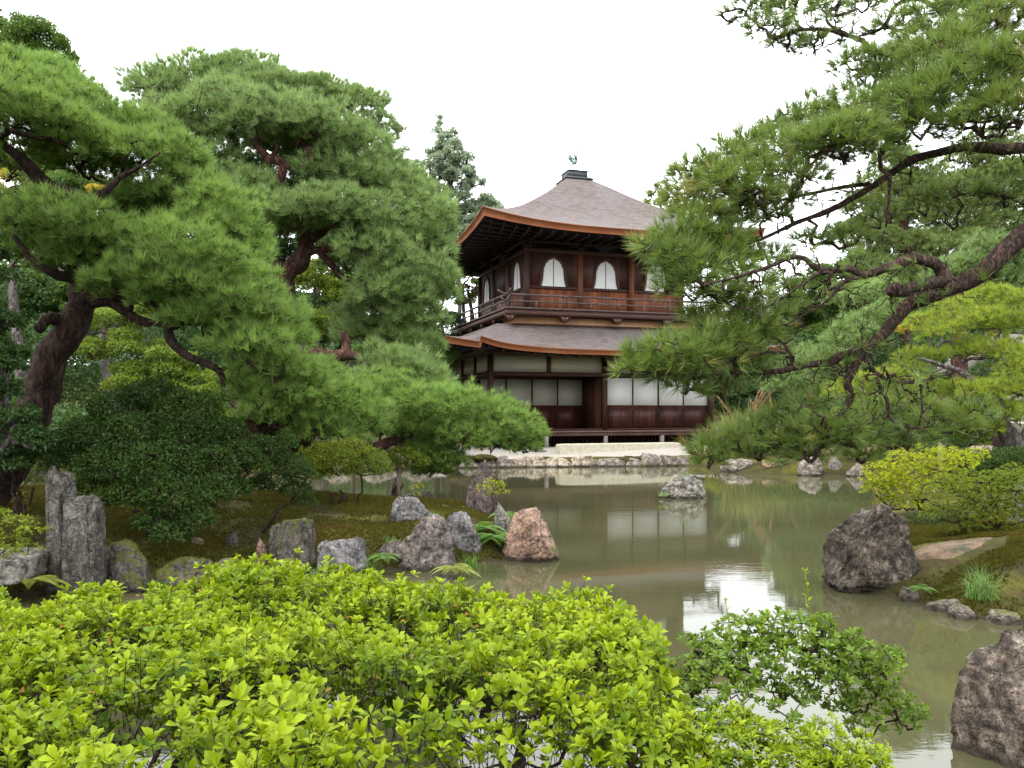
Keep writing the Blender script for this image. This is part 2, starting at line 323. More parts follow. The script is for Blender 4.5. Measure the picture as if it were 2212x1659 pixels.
def groundmat():
    m, t, b, o = mat('moss_ground'); c = coords(t); n1 = noise(t, c, .9, 8, .65, .4); n2 = noise(t, c, 22, 5, .7); n3 = noise(t, c, 3.3, 7, .7)
    col = ramp(t, [(.32, (.016, .013, .008)), (.46, (.038, .035, .010)), (.60, (.085, .080, .012)), (.75, (.038, .045, .009))], n1)
    col = mixc(t, .8, col, ramp(t, [(.3, (.4, .4, .4)), (.7, (1.35, 1.35, 1.35))], n2), 'MULTIPLY')
    col = mixc(t, ramp(t, [(.56, (0, 0, 0)), (.66, (.75, .75, .75))], n3), col, (.055, .028, .014))
    ge = N(t, 'NewGeometry'); px_ = N(t, 'SeparateXYZ'); t.links.new(ge.outputs['Position'], px_.inputs[0])
    col = mixc(t, ramp(t, [(.0, (1, 1, 1)), (.05, (0, 0, 0))], px_.outputs[2]), col, (.04, .032, .018))
    t.links.new(col, b.inputs['Base Color']); b.inputs['Roughness'].default_value = .95; b.inputs['Specular IOR Level'].default_value = .15
    bump(t, b, mixc(t, .5, n2, n3), .9, .04); return m
M['ground'] = groundmat()
def watermat():
    m, t, b, o = mat('green_brown_pond_water')
    n2 = noise(t, coords(t), .5, 3, .5)
    t.links.new(ramp(t, [(.35, (.050, .053, .026)), (.65, (.066, .062, .031))], n2), b.inputs['Base Color'])
    b.inputs['Roughness'].default_value = .03; b.inputs['IOR'].default_value = 1.45
    n1 = noise(t, coords(t, (1.0, 2.6, 1)), 3.2, 4, .55, .3); n3 = noise(t, coords(t, (1, 3, 1)), 14, 2, .5)
    # patches of breeze and of calm
    k = ramp(t, [(.40, (.12, .12, .12)), (.62, (1, 1, 1))], noise(t, coords(t, (.25, .6, 1)), 1.1, 3, .5))
    h = mixc(t, 1.0, mixc(t, .25, n1, n3), k, 'MULTIPLY')
    bump(t, b, h, .035, .03); return m
M['water'] = watermat()
RK = dict(
 pink=rockmat('pink_brown_stone', [(.08, .05, .04), (.21, .135, .10), (.31, .20, .145), (.22, .20, .16)], 5, .20, lich_amt=.66),
 purple=rockmat('purple_grey_stone', [(.045, .036, .033), (.12, .098, .088), (.205, .17, .152), (.31, .275, .25)], 6, .10, lich_amt=.63),
 slate=rockmat('slate_blue_stone', [(.04, .038, .039), (.105, .10, .10), (.18, .172, .17), (.30, .29, .28)], 5, .0, lich_amt=.66),
 dark=rockmat('dark_bark_like_stone', [(.03, .02, .02), (.075, .055, .052), (.13, .095, .09), (.18, .14, .13)], 7, .0, lich_amt=.7),
 grey=rockmat('lichen_grey_stone', [(.05, .046, .04), (.125, .115, .10), (.21, .195, .17), (.31, .29, .26)], 6, .04, lich=(.33, .33, .29), lich_amt=.61),
 mossy=rockmat('mossy_stone', [(.028, .024, .02), (.07, .06, .05), (.12, .105, .09), (.16, .145, .13)], 6, .22, lich_amt=.66, mossz=.2),
 shore=rockmat('pale_shore_stone', [(.08, .06, .045), (.22, .18, .135), (.35, .30, .235), (.44, .39, .32)], 4, .02, lich_amt=.75, lich=(.5, .48, .42)),
 shore_grey=rockmat('grey_shore_stone', [(.05, .04, .035), (.14, .118, .10), (.235, .205, .175), (.34, .31, .27)], 5, .06, lich_amt=.68),
 column=rockmat('shaded_lichened_column_stone', [(.022, .02, .017), (.06, .054, .046), (.11, .10, .086), (.20, .19, .17)], 8, .04, lich=(.30, .30, .26), lich_amt=.60),  # grey stone darkened in colour for the shadow on the left bank
 big=rockmat('dark_wet_boulder', [(.020, .016, .013), (.068, .052, .040), (.15, .118, .092), (.33, .285, .24)], 9, .0, lich=(.30, .29, .24), lich_amt=.60, bs=1),
)

# ------------------------------------------------------------------ terrain and water
POND = A_([(-30, 2.4), (-12, 2.4), (-6, 2.2), (-3, 2.0), (0, 1.9), (1.5, 2.1), (2.2, 2.9), (3.0, 3.9), (3.7, 5.0), (3.9, 6.2), (3.62, 6.4), (3.5, 6.62), (3.36, 7.0),
           (3.0, 7.6), (3.3, 8.4), (3.7, 9.3), (4.6, 11), (6.0, 14), (7.4, 17), (8.7, 19.5), (8.5, 20.4), (7.2, 20.8), (5.9, 21.2), (5.6, 22.6), (5.5, 24.4),
           (3.5, 24.1), (1, 23.8), (-1.4, 23.3), (-4, 22.6), (-7, 21), (-9.5, 18.5), (-9, 16.8), (-6.5, 15.6), (-4, 14.6), (-1.8, 13.6), (-.7, 12.9), (-.1, 12.5),
           (.1, 11.2), (.15, 10.2), (.1, 9.4), (-.1, 8.9), (-.6, 8.55), (-1.1, 8.4), (-2, 8.2), (-2.8, 8.1), (-3.3, 7.6), (-4.2, 7.3), (-6, 7.2), (-12, 7.0), (-30, 7.0)])
def sdist(x, y, poly):
    p = np.stack([x, y], -1); n = len(poly); d = np.full(x.shape, 1e9); ins = np.zeros(x.shape, bool)
    for i in range(n):
        a, b = poly[i], poly[(i + 1) % n]; e = b - a; v = p - a
        t = np.clip((v @ e) / (e @ e), 0, 1); d = np.minimum(d, np.linalg.norm(v - t[..., None] * e, axis=-1))
        c = ((a[1] > y) != (b[1] > y)) & (x < (b[0] - a[0]) * (y - a[1]) / ((b[1] - a[1]) or 1e-9) + a[0]); ins ^= c
    return np.where(ins, -d, d)
def sm(t): t = np.clip(t, 0, 1); return t * t * (3 - 2 * t)
def height(x, y):
    x = np.asarray(x, float); y = np.asarray(y, float)
    d = sdist(x, y, POND); p3 = np.stack([x, y, x * 0], -1)
    lim = .36 + .06 * fbm(p3 * .35, 3, 2)
    h = np.where(d > 0, lim * (1 - np.exp(-np.maximum(d, 0) * 1.6)) + .03 * fbm(p3 * 1.8, 5, 3) * np.minimum(1, np.maximum(d, 0) * 3), np.maximum(d * .6, -.6))
    mound = .09 * np.exp(-(((x + 2.0) / 1.5) ** 2 + ((y - 10.2) / 1.3) ** 2)) + .30 * np.exp(-(((x + 6) / 2.5) ** 2 + ((y - 10.5) / 2) ** 2)) + .20 * np.exp(-(((x - 5.2) / 1.1) ** 2 + ((y - 7.2) / 1.1) ** 2))
    court = sm((y - 23.4) / 1.2) * sm((x + 9) / 3) * sm((14 - x) / 2) * sm((40 - y) / 4)
    h = np.where(d > 0, h + mound * np.minimum(1, d * 2), h)
    h = np.where(d > 0, h * (1 - court) + court * (.27 + .16 * sm((y - 24.5) / 1.6)), h)
    far = sm((y - 42) / 60) * 7 + sm((-x - 12) / 30) * 3 * sm((y - 8) / 10) + sm((x - 14) / 30) * 2.5 * sm((y - 8) / 10)
    return h + far
def hz(x, y): return float(height(A_([x]), A_([y]))[0])
def axis_pts(segs):
    out = []
    for a, b, n in segs: out += list(np.linspace(a, b, n, endpoint=False))
    return A_(out + [segs[-1][1]])
gx = axis_pts([(-1200, -60, 12), (-60, -14, 30), (-14, -6, 40), (-6, 7, 140), (7, 14, 40), (14, 60, 30), (60, 1200, 12)])
gy = axis_pts([(-60, -4, 10), (-4, 6, 50), (6, 15, 100), (15, 28, 90), (28, 60, 30), (60, 1500, 14)])
X_, Y_ = np.meshgrid(gx, gy, indexing='ij')
g = G(); g.grid(np.stack([X_, Y_, height(X_, Y_)], -1)); tag(obj(g, 'ground', M['ground'], smooth=True), None, None, kind='structure')
g = G(); xs = np.linspace(-34, 14, 3); ys = np.linspace(1.2, 26, 3); XX, YY = np.meshgrid(xs, ys, indexing='ij')
g.grid(np.stack([XX, YY, XX * 0], -1)); tag(obj(g, 'pond_water', M['water']), None, None, kind='structure')
def patch(name, m, poly, dz, step=.12):
    """a thin sheet laid on the terrain inside a polygon with soft wandering edge"""
    poly = A_(poly, ); x0, y0 = poly.min(0) - .2; x1, y1 = poly.max(0) + .2
    xs = np.arange(x0, x1, step); ys = np.arange(y0, y1, step); XX, YY = np.meshgrid(xs, ys, indexing='ij')
    d = sdist(XX, YY, poly) + .08 * fbm(np.stack([XX, YY, XX * 0], -1) * 2, 9, 3)
    Z = height(XX, YY) + dz - np.maximum(0, d + .02) * .5
    g = G(); g.grid(np.stack([XX, YY, Z], -1)); P = g.q[0]; keep = (d.ravel()[P] < .12).all(1); g.q[0] = P[keep]
    return tag(obj(g, name, m, smooth=True), None, None, kind='structure')
patch('gravel_court', M['gravel'], [(-3.6, 23.1), (-3.0, 23.3), (-1.4, 23.75), (1, 24.2), (3.5, 24.5), (5.7, 24.8), (6.6, 26), (8.5, 27.5), (9, 36), (-3.6, 36)], .022)
patch('earth_path', M['path'], [(3.6, 7.5), (3.85, 7.42), (4.2, 7.55), (4.42, 7.85), (4.3, 8.05), (4.05, 8.0), (3.8, 7.85)], .02, .06)

# ------------------------------------------------------------------ the pavilion (local x along the pond front, y to the back)
A0 = (-.684, 26.5); RZ = math.atan2(.302, .953)
pav = thing('two_storey_pavilion', 'two-storey wooden temple pavilion with curved bark roofs and white paper windows across the pond', 'pavilion', (*A0, 0), RZ)
def part(g, name, m, parent=None, smooth=False, label=None):
    o = obj(g, name, M[m] if isinstance(m, str) else m, parent or pav, smooth=smooth)
    if label: o['label'] = label
    return o
GZ = .42; DK = .96; UX, UY, US = 1.566, 1.077, 5.75; UD = 4.87
# under-floor, deck
g = G()
for k in range(62):
    x = .15 + k * .125; g.box((x, -.02, .64), (.05, .04, .36))
for k in range(40): g.box((.02, .1 + k * .125, .64), (.04, .05, .36))
part(g, 'under_floor_lattice', 'wood_dark')
g = G(); g.bx((.12, .12, GZ - .1), (7.8, 6.8, .80)); part(g, 'under_floor_void', 'void')  # solid block painted near black where there is only shade
g = G(); g.bx((-.35, -1.0, DK - .055), (8.35, -.02, DK)); g.bx((-.35, -.02, DK - .055), (7.9, 1.68, DK)); g.bx((-.35, 1.68, DK - .055), (0, 5, DK)); part(g, 'veranda_floor', 'wood_deck')
g = G(); g.bx((-.33, -.96, DK - .16), (8.3, -.88, DK - .057)); g.bx((-.33, -.88, DK - .16), (-.25, 5, DK - .057)); part(g, 'veranda_edge_beam', 'wood_deck')
for x in (-.25, 1.55, 3.55, 5.55, 7.6):
    g = G(); g.box((x, -.9, (GZ - .12 + DK - .16) / 2), (.12, .12, DK - .16 - GZ + .12)); p_ = part(g, 'veranda_post', 'post_grey')
    g = G(); g.box((x, -.9, GZ - .11), (.32, .28, .12)); part(g, 'post_footing', 'shore_grey' if 0 else 'granite', p_)
for y in (1.2, 3.2, 5.0):
    g = G(); g.box((-.25, y, .6), (.12, .12, .42)); part(g, 'veranda_post', 'post_grey')
# ground storey frame.  pillars
def pillar(x, y, z0, z1, wd=.15, m='wood_dark'):
    g = G(); g.box((x, y, (z0 + z1) / 2), (wd, wd, z1 - z0)); return part(g, 'pillar', m)
WT = 3.38
for x, y in ((0, 0), (3.91, 0), (7.88, 0), (0, 1.68), (0, 3.4), (0, 5.0), (7.88, 1.7), (7.88, 3.4), (7.88, 5)): pillar(x, y, DK, WT, .16)
g = G(); g.bx((-.08, -.085, 2.71), (8.0, .06, 2.84)); g.bx((-.085, .06, 2.71), (.05, 5.05, 2.84)); part(g, 'lintel_beam', 'wood_h')
g = G(); g.bx((-.1, -.10, WT), (8.0, .08, WT + .12)); g.bx((-.10, .08, WT), (.08, 5.05, WT + .12)); part(g, 'head_beam', 'wood_h')
g = G(); g.bx((.05, 1.60, 2.70), (3.85, 1.73, 2.86)); part(g, 'lintel_beam', 'wood_h')
for x in (1.96, ): g = G(); g.box((x, 0, 3.1), (.13, .13, .54)); part(g, 'short_strut', 'wood_dark')
for x in (1.0, 2.0, 3.0): g = G(); g.box((x, 1.66, 3.1), (.07, .06, .5)); part(g, 'short_strut', 'wood_dark')
for x in (4.9, 5.9, 6.9): g = G(); g.box((x, -.01, 3.1), (.07, .09, .54)); part(g, 'short_strut', 'wood_dark')
# plaster above the lintels
g = G(); g.bx((3.98, .01, 2.84), (7.82, .05, WT)); part(g, 'plaster_panel', 'plaster')
g = G(); g.bx((.06, .01, 2.84), (3.85, .05, WT)); part(g, 'plaster_panel', 'plaster')
g = G(); g.bx((-.02, .08, 2.84), (.02, 5, WT)); part(g, 'plaster_panel', 'plaster')
g = G(); g.bx((.05, 1.70, 2.86), (3.9, 1.74, 3.5)); part(g, 'plaster_panel', 'plaster')
# body behind (so that nothing shows through)
g = G(); g.bx((.06, 1.76, DK), (7.8, 6.85, 3.45)); g.bx((4.0, .09, DK), (7.8, 1.76, 3.45)); part(g, 'inner_wall', 'wood_wall')
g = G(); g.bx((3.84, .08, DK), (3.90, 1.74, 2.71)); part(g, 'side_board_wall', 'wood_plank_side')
g = G(); g.bx((3.84, .08, 2.84), (3.90, 1.70, WT)); part(g, 'plaster_panel', 'plaster')
g = G(); g.bx((.0, .0, 3.40), (7.9, 1.8, 3.44)); part(g, 'veranda_ceiling', 'wood_dark')
def door(x0, x1, y, z0, zs, z1, side=False, bars=True):
    """sliding door: boarded foot and paper top"""
    th = .03
    def b(g, a0, a1, d0, d1, e0, e1):
        return g.bx((a0, y + d0, e0), (a1, y + d1, e1)) if not side else g.bx((y + d0, a0, e0), (y + d1, a1, e1))
    g = G(); b(g, x0, x1, 0, th, z0 + .02, zs)
    o = part(g, 'sliding_door', 'wainscot')
    g = G(); b(g, x0 + .02, x1 - .02, .004, th - .004, zs, z1); part(g, 'paper_panel', 'paper' if not side and bars else 'paper_dull', o)
    g = G()
    for a in (x0 + .012, x1 - .012): b(g, a - .013, a + .013, -.008, .034, z0 + .02, z1)
    b(g, x0 + .026, x1 - .026, -.007, .033, zs - .025, zs + .0); b(g, x0 + .026, x1 - .026, -.007, .033, z1 - .02, z1)
    if bars:
        for zz in (.15, .42, .68):
            for e in (0, .035): b(g, x0 + .026, x1 - .026, -.006, 0.0, z0 + zz + e, z0 + zz + e + .010)
        for q in (.25, .5, .75): b(g, x0 + (x1 - x0) * q - .005, x0 + (x1 - x0) * q + .005, -.004, .0, z0 + .04, zs - .03)
    part(g, 'door_frame', 'wood_dark', o); return o
e = np.linspace(4.0, 7.8, 5)
for i in range(4): door(e[i], e[i + 1], .0 + .012 * (i % 2), DK, 1.78, 2.70)
e = np.linspace(.1, 3.83, 5)
for i in range(4): door(e[i], e[i + 1], 1.66 + .012 * (i % 2), DK, 1.78, 2.69, bars=False)
e = [1.77, 2.55, 3.32, 4.2, 4.92]
for i in range(4): door(e[i], e[i + 1], -.01, DK, 1.78, 2.70, side=True)
g = G(); g.bx((-.06, -.07, DK), (8.0, .1, DK + .05)) ; part(g, 'sill_beam', 'wood_h')

# ---- roofs
def roof_fn(cx, cy, ex, ey, prof, sori, kink=None):
    """(u,v) -> point; s in 0..1 from the top to the eave along rectangle rings"""
    def f(side, tt, s):
        h = np.interp(s, prof[0], prof[1]); lift = sori * (s ** 2.2) * (np.abs(tt) ** 3.0)
        hx = np.interp(s, prof[0], prof[2]) * ex; hy = np.interp(s, prof[0], prof[3]) * ey
        bulge = .0
        if side == 0: x, y = cx + tt * hx, cy - hy
        elif side == 1: x, y = cx + hx, cy + tt * hy
        elif side == 2: x, y = cx - tt * hx, cy + hy
        else: x, y = cx - hx, cy - tt * hy
        z = h + lift
        if kink: z = z + kink(x, y, s)
        return x, y, z
    return f
def make_roof(name, cx, cy, ex, ey, prof, sori, thick, inset, kink=None, m='roof', na=96, ns=26, soff=.5):
    f = roof_fn(cx, cy, ex, ey, prof, sori, kink)
    P = [prof[0], prof[1], prof[2], prof[3]]
    ss = np.linspace(0, 1, ns) ** .8
    tt = np.sin(np.linspace(-1, 1, na) * math.pi / 2 * .98) / math.sin(math.pi / 2 * .98)
    g = G(); rim = []
    for side in range(4):
        rows = []
        for s in ss:
            x, y, z = f(side, tt, s); rows.append(np.stack([x + 0 * tt, y + 0 * tt, z + 0 * tt], -1))
        R_ = A_(rows)
        # round the eave lip over a little
        g.grid(R_.transpose(1, 0, 2)); rim.append(R_[-1])
    o = part(g, name, m, smooth=True)
    g = G(); g2 = G()
    for side in range(4):
        t_ = rim[side]; nx, ny = [(0, 1), (-1, 0), (0, -1), (1, 0)][side]
        ab = np.abs(tt); th = thick * (1 + .35 * ab ** 4)
        def ring(dn, ins):
            r = t_.copy(); r[:, 2] -= dn
            cxx = cx + (r[:, 0] - cx) * (1 - ins / ex); cyy = cy + (r[:, 1] - cy) * (1 - ins / ey); r[:, 0] = cxx; r[:, 1] = cyy; return r
        a = ring(0 * th, 0); b = ring(.035 + 0 * th, -.0); b2 = ring(.036 + 0 * th, .02); c = ring(th, inset); d = ring(th + .005, inset + .06); 
        g.grid(A_([c, b2, b, a])); 
        e1 = ring(th - .0, inset); w_ = ring(th + .0 , inset + soff); w_[:, 2] = np.mean(t_[:, 2]) - thick + (w_[:, 2] - np.mean(w_[:, 2])) * .75 + .03
        w2 = ring(th, inset + 1.9); w2[:, 2] = t_[:, 2].min() - thick + .10
        g2.grid(A_([w2, w_, e1]))
    fa = part(g, 'roof_edge', 'fascia', o, smooth=False); so_ = part(g2, 'eave_underside', 'wood_shaded', o); return o, f
# upper roof
UC = (UX + US / 2, UY + US / 2); EH = US / 2 + 2.1
sH = [.095, .2, .3, .4, .5, .62, .74, .88, 1.0]; zH = [10.22, 9.84, 9.44, 9.07, 8.72, 8.30, 7.95, 7.62, 7.42]
u = (A_(sH) - sH[0]) / (1 - sH[0])
uroof, uf = make_roof('upper_roof', UC[0], UC[1], EH, EH, (u, zH, sH, sH), .38, .20, .07)
# box and bird on the peak
g = G(); g.box((*UC, 10.235), (1.10, 1.10, .05)); g.box((*UC, 10.28), (.96, .96, .045)); part(g, 'ridge_box_flange', 'black')
g = G(); g.box((*UC, 10.42), (.76, .76, .24)); g.box((*UC, 10.55), (.80, .80, .03)); rb_ = part(g, 'ridge_box', 'black')
g = G(); bz = 10.56
def at_(x, y, z): return (UC[0] + x * 1.15, UC[1] + y * 1.15, bz + z * 1.12)
for s_ in (-1, 1):
    g.tube([at_(.02 + .07 * s_, 0, 0), at_(.03 + .06 * s_, .0, .16), at_(.0 + .045 * s_, 0, .32)], [.020, .018, .03], 6)
g.tube([at_(-.10, 0, .30), at_(-.05, 0, .32), at_(.02, 0, .38), at_(.06, 0, .47), at_(.07, 0, .54), at_(.10, 0, .62), at_(.115, 0, .70), at_(.10, 0, .765), at_(.06, 0, .79), at_(.03, 0, .765)],
       [.02, .055, .085, .075, .05, .034, .026, .024, .026, .012], 10)
g.tube([at_(.04, 0, .775), at_(-.01, 0, .755), at_(-.02, 0, .74)], [.016, .008, .002], 6)
for k in range(3): g.tube([at_(.08, 0, .79), at_(.11 + .012 * k, .0, .82 + .01 * k), at_(.14 + .01 * k, 0, .80 + .022 * k)], [.008, .006, .002], 4)
for a in (-.22, -.1, .0, .1, .22):       # raised tail plumes
    g.tube([at_(-.07, 0, .36), at_(-.15 - .05 * abs(a), a * .35, .48), at_(-.20 - .03 * a, a * .6, .60 + .1 * (1 - abs(a) * 3))], [.03, .028, .006], 5)
for s_ in (-1, 1):                         # folded wings lifted from the back
    g.tube([at_(.04, .05 * s_, .46), at_(-.03, .12 * s_, .54), at_(-.09, .15 * s_, .63)], [.05, .04, .008], 6)
part(g, 'phoenix_finial', 'bronze', rb_, smooth=True)
# lower roof : the balcony stands in its middle
def kink(x, y, s):   # the front eave steps down a hand's breadth just left of the corner post
    k = np.exp(-np.maximum(x + .86, 0) / .55) * (x > -.86) * .17 - .02 * (x <= -.86)
    return k * np.clip(s, 0, 1) ** 3 * (y < -1.0) * np.clip((-1.0 - y) / .6, 0, 1)
LC = (3.94, 3.45); LX = 3.94 + 1.9; LY = 3.45 + 1.9
sl_ = [0, .25, .5, .75, 1.0]
lroof, lf = make_roof('lower_roof', LC[0], LC[1], LX, LY, (sl_, [4.42, 4.10, 3.83, 3.62, 3.46], [.61, .71, .81, .905, 1.0], [.55, .665, .78, .89, 1.0]), .33, .16, .06, kink, na=260)
# apron boards between lower roof and balcony
bx0, by0 = UX - .62, UY - .62; bx1, by1 = UX + US + .62, UY + US + .62
g = G(); 
for a, b in (((bx0, by0, 4.2), (bx1, by0 + .05, 4.68)), ((bx0, by1 - .05, 4.2), (bx1, by1, 4.68)), ((bx0, by0 + .05, 4.2), (bx0 + .05, by1 - .05, 4.68)), ((bx1 - .05, by0 + .05, 4.2), (bx1, by1 - .05, 4.68))): g.bx(a, b)
part(g, 'apron_board', 'wood_orange')
g = G(); g.bx((bx0 - .04, by0 - .04, 4.36), (bx1 + .04, by0 - .002, 4.44)); g.bx((bx0 - .04, by0 - .002, 4.36), (bx0 - .002, by1, 4.44)); part(g, 'roof_flashing', 'wood_h')
# balcony
px0, py0, px1, py1 = UX - 1.0, UY - 1.0, UX + US + 1.0, UY + US + 1.0
g = G(); g.bx((px0 + .03, py0 + .03, UD - .05), (px1 - .03, py1 - .03, UD)); part(g, 'balcony_floor', 'wood_deck')
g = G()
for a, b in (((px0, py0, UD - .20), (px1, py0 + .12, UD - .052)), ((px0, py1 - .12, UD - .20), (px1, py1, UD - .052)), ((px0, py0 + .12, UD - .20), (px0 + .12, py1 - .12, UD - .052)), ((px1 - .12, py0 + .12, UD - .20), (px1, py1 - .12, UD - .052))): g.bx(a, b)
part(g, 'balcony_edge_beam', 'wood_h')
g = G(); 
for a, b in (((px0 - .03, py0 - .03, UD + .002), (px1 + .03, py0 + .09, UD + .05)), ((px0 - .03, py0 + .09, UD + .002), (px0 + .09, py1, UD + .05)), ((px1 - .09, py0 + .09, UD + .002), (px1 + .03, py1, UD + .05))): g.bx(a, b)
part(g, 'rail_foot', 'wood_rail')
def curl(axis, x, y, z, sgn_a, sgn_b):
    pass
for zz, th in ((UD + .25, .055), (UD + .46, .07)):
    ov = .30 if zz > UD + .3 else .20
    for k, (p, q) in enumerate((((px0, py0 + .03), (px1, py0 + .03)), ((px0 + .03, py0), (px0 + .03, py1)), ((px1 - .03, py0), (px1 - .03, py1)))):
        p = A_([*p, zz]); q = A_([*q, zz]); d = nrm(q - p); lift = .004 if k else 0
        pts = [p - d * ov + A_([0, 0, .12]), p - d * ov * .6 + A_([0, 0, .045]), p - d * ov * .2 + A_([0, 0, .005])] + [p + (q - p) * t for t in (0.02, .25, .5, .75, .98)] + [q + d * ov * .2 + A_([0, 0, .005]), q + d * ov * .6 + A_([0, 0, .045]), q + d * ov + A_([0, 0, .12])]
        g = G(); g.tube(A_(pts) + A_([0, 0, lift * 3]), th * .5, 8); part(g, 'balcony_rail', 'wood_rail')
def rail_posts(x, y, big=False):
    g = G(); g.box((x, y, UD + .05 + .2), (.05, .05, .40)); 
    g.box((x, y, UD + .43), (.10, .10, .035)); part(g, 'balcony_post', 'wood_rail')
for i in range(5): rail_posts(px0 + .05 + (px1 - px0 - .1) * i / 4, py0 + .03)
for i in range(1, 6): rail_posts(px0 + .03, py0 + .05 + (py1 - py0 - .1) * i / 5)
for i in range(4):
    g = G(); g.box((px0 + .05 + (px1 - px0 - .1) * (i + .5) / 4, py0 + .03, UD + .14), (.05, .045, .18)); part(g, 'balcony_baluster', 'wood_rail')
for i in range(5):
    g = G(); g.box((px0 + .03, py0 + .05 + (py1 - py0 - .1) * (i + .5) / 5, UD + .14), (.045, .05, .18)); part(g, 'balcony_baluster', 'wood_rail')
# carved brackets under the balcony edge
br = A_([(-.26, 0), (-.20, -.02), (-.17, -.09), (-.13, -.11), (-.11, -.17), (-.05, -.19), (0, -.2), (.05, -.19), (.11, -.17), (.13, -.11), (.17, -.09), (.20, -.02), (.26, 0)])
for i in range(5):
    x = px0 + .12 + (px1 - px0 - .24) * (i + (0.0 if i else .0)) / 4
    g = G(); g.prism(br + A_([x, UD - .20]), 1, py0 + .02, py0 + .09)
    g.box((x, py0 + .20, UD - .28), (.10, .26, .12)); o = part(g, 'carved_bracket', 'wood_dark')
    for s_ in (-1, 1):
        g = G(); g.prism(A_([(x - .022 + .07 * s_, UD - .27), (x + .022 + .07 * s_, UD - .27), (x + .07 * s_, UD - .235)]), 1, py0 + .012, py0 + .0195)
        part(g, 'bracket_hole', 'wood_orange', o)
for i in range(1, 6):
    y = py0 + .12 + (py1 - py0 - .24) * i / 5; g = G(); g.prism(br * .8 + A_([y, UD - .20]), 0, px0 + .02, px0 + .09); g.box((px0 + .2, y, UD - .28), (.26, .1, .12)); part(g, 'carved_bracket', 'wood_dark')

# ---- upper storey walls
SI = 5.74; HT = 6.90
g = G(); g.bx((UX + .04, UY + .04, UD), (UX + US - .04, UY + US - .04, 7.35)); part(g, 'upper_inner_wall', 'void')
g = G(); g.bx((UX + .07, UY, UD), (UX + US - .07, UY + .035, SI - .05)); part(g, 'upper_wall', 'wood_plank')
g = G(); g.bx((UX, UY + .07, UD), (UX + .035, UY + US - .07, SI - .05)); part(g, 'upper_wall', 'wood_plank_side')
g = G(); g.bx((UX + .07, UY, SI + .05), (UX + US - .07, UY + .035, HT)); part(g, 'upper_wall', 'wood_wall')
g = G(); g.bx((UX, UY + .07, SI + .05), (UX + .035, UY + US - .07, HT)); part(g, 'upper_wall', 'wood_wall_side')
g = G(); g.bx((UX + .08, UY - .03, SI - .05), (UX + US - .08, UY + .03, SI + .05)); g.bx((UX - .03, UY + .08, SI - .05), (UX + .03, UY + US - .08, SI + .05)); part(g, 'sill_beam', 'wood_h')
g = G(); g.bx((UX - .1, UY - .055, HT), (UX + US + .1, UY + .05, HT + .15)); g.bx((UX - .055, UY + .05, HT), (UX + .05, UY + US, HT + .15)); part(g, 'head_beam', 'wood_h')
g = G(); g.bx((UX - .16, UY - .20, HT + .30), (UX + US + .16, UY - .08, HT + .42)); g.bx((UX - .20, UY - .08, HT + .30), (UX - .08, UY + US, HT + .42)); 
g.bx((UX - .5, UY - .62, HT + .42), (UX + US + .5, UY - .52, HT + .52)); g.bx((UX - .62, UY - .52, HT + .42), (UX - .52, UY + US, HT + .52)); part(g, 'eave_beam', 'wood_h')
for i in range(4):
    x = UX + US * i / 3; pillar(x, UY - .01, UD, HT, .17, 'wood_plank' if i else 'wood_dark')
    if i: pillar(UX - .01, UY + US * i / 3, UD, HT, .17)
for i in range(4):          # bracket sets
    x = UX + US * i / 3; g = G(); g.box((x, UY - .05, HT + .19), (.24, .24, .08)); g.box((x, UY - .05, HT + .26), (.62, .1, .07)); g.box((x, UY - .3, HT + .26), (.1, .6, .07)); g.box((x, UY - .55, HT + .36), (.14, .14, .10)); part(g, 'bracket_set', 'wood_shaded')
    if i: y = UY + US * i / 3; g = G(); g.box((UX - .05, y, HT + .19), (.24, .24, .08)); g.box((UX - .05, y, HT + .26), (.1, .62, .07)); g.box((UX - .3, y, HT + .26), (.6, .1, .07)); g.box((UX - .55, y, HT + .36), (.14, .14, .10)); part(g, 'bracket_set', 'wood_shaded')
bell = [(.445, 0), (.415, .09), (.39, .2), (.372, .34), (.36, .48), (.352, .58), (.335, .645), (.305, .665), (.30, .72), (.27, .775), (.235, .79), (.215, .835), (.17, .875), (.12, .885), (.06, .925), (0, .96)]
bl = A_(bell + [(-x, z) for x, z in bell[-2::-1]])
bo = bl.copy(); cc = A_([0, .42]); dv = bl - cc; bo = cc + dv * A_([1.24, 1.20]); bo[:, 1] = np.maximum(bo[:, 1], 0); 
bo[0], bo[-1] = (.60, 0), (-.60, 0)
def bell_window(cx, side, wsc=1.0):
    """side 0: front wall, side 1: left wall"""
    def put(p2, d):
        p2 = p2 * A_([wsc, 1]) + A_([0, SI + .052])
        return np.stack([cx + p2[:, 0], UY - d + 0 * p2[:, 0], p2[:, 1]], -1) if side == 0 else np.stack([UX - d + 0 * p2[:, 0], cx - p2[:, 0], p2[:, 1]], -1)
    g = G(); g.grid(A_([put(bl, .004), put(bl, .05), put(bo, .05), put(bo, .002)])); o = part(g, 'bell_window', 'wood_dark')
    g = G(); n = len(bl); c_ = put(A_([[0, .4]]), .008); P = np.vstack([put(bl, .008), c_]); g.add(P, t=[[i, (i + 1) % n, n] for i in range(n)]); part(g, 'window_pane', 'paper', o)
    g = G(); q = put(A_([[-.010, 0], [.010, 0], [.010, .95], [-.010, .95]]), .02); q2 = put(A_([[-.010, 0], [.010, 0], [.010, .95], [-.010, .95]]), .009)
    g.add(np.vstack([q, q2]), q=[[0, 1, 2, 3], [0, 3, 7, 4], [1, 5, 6, 2]]); part(g, 'window_mullion', 'wood_dark', o)
for i in range(3): bell_window(UX + US * (i + .5) / 3, 0)
bell_window(UY + US * .5 / 3, 1); bell_window(UY + US * 2.5 / 3, 1)
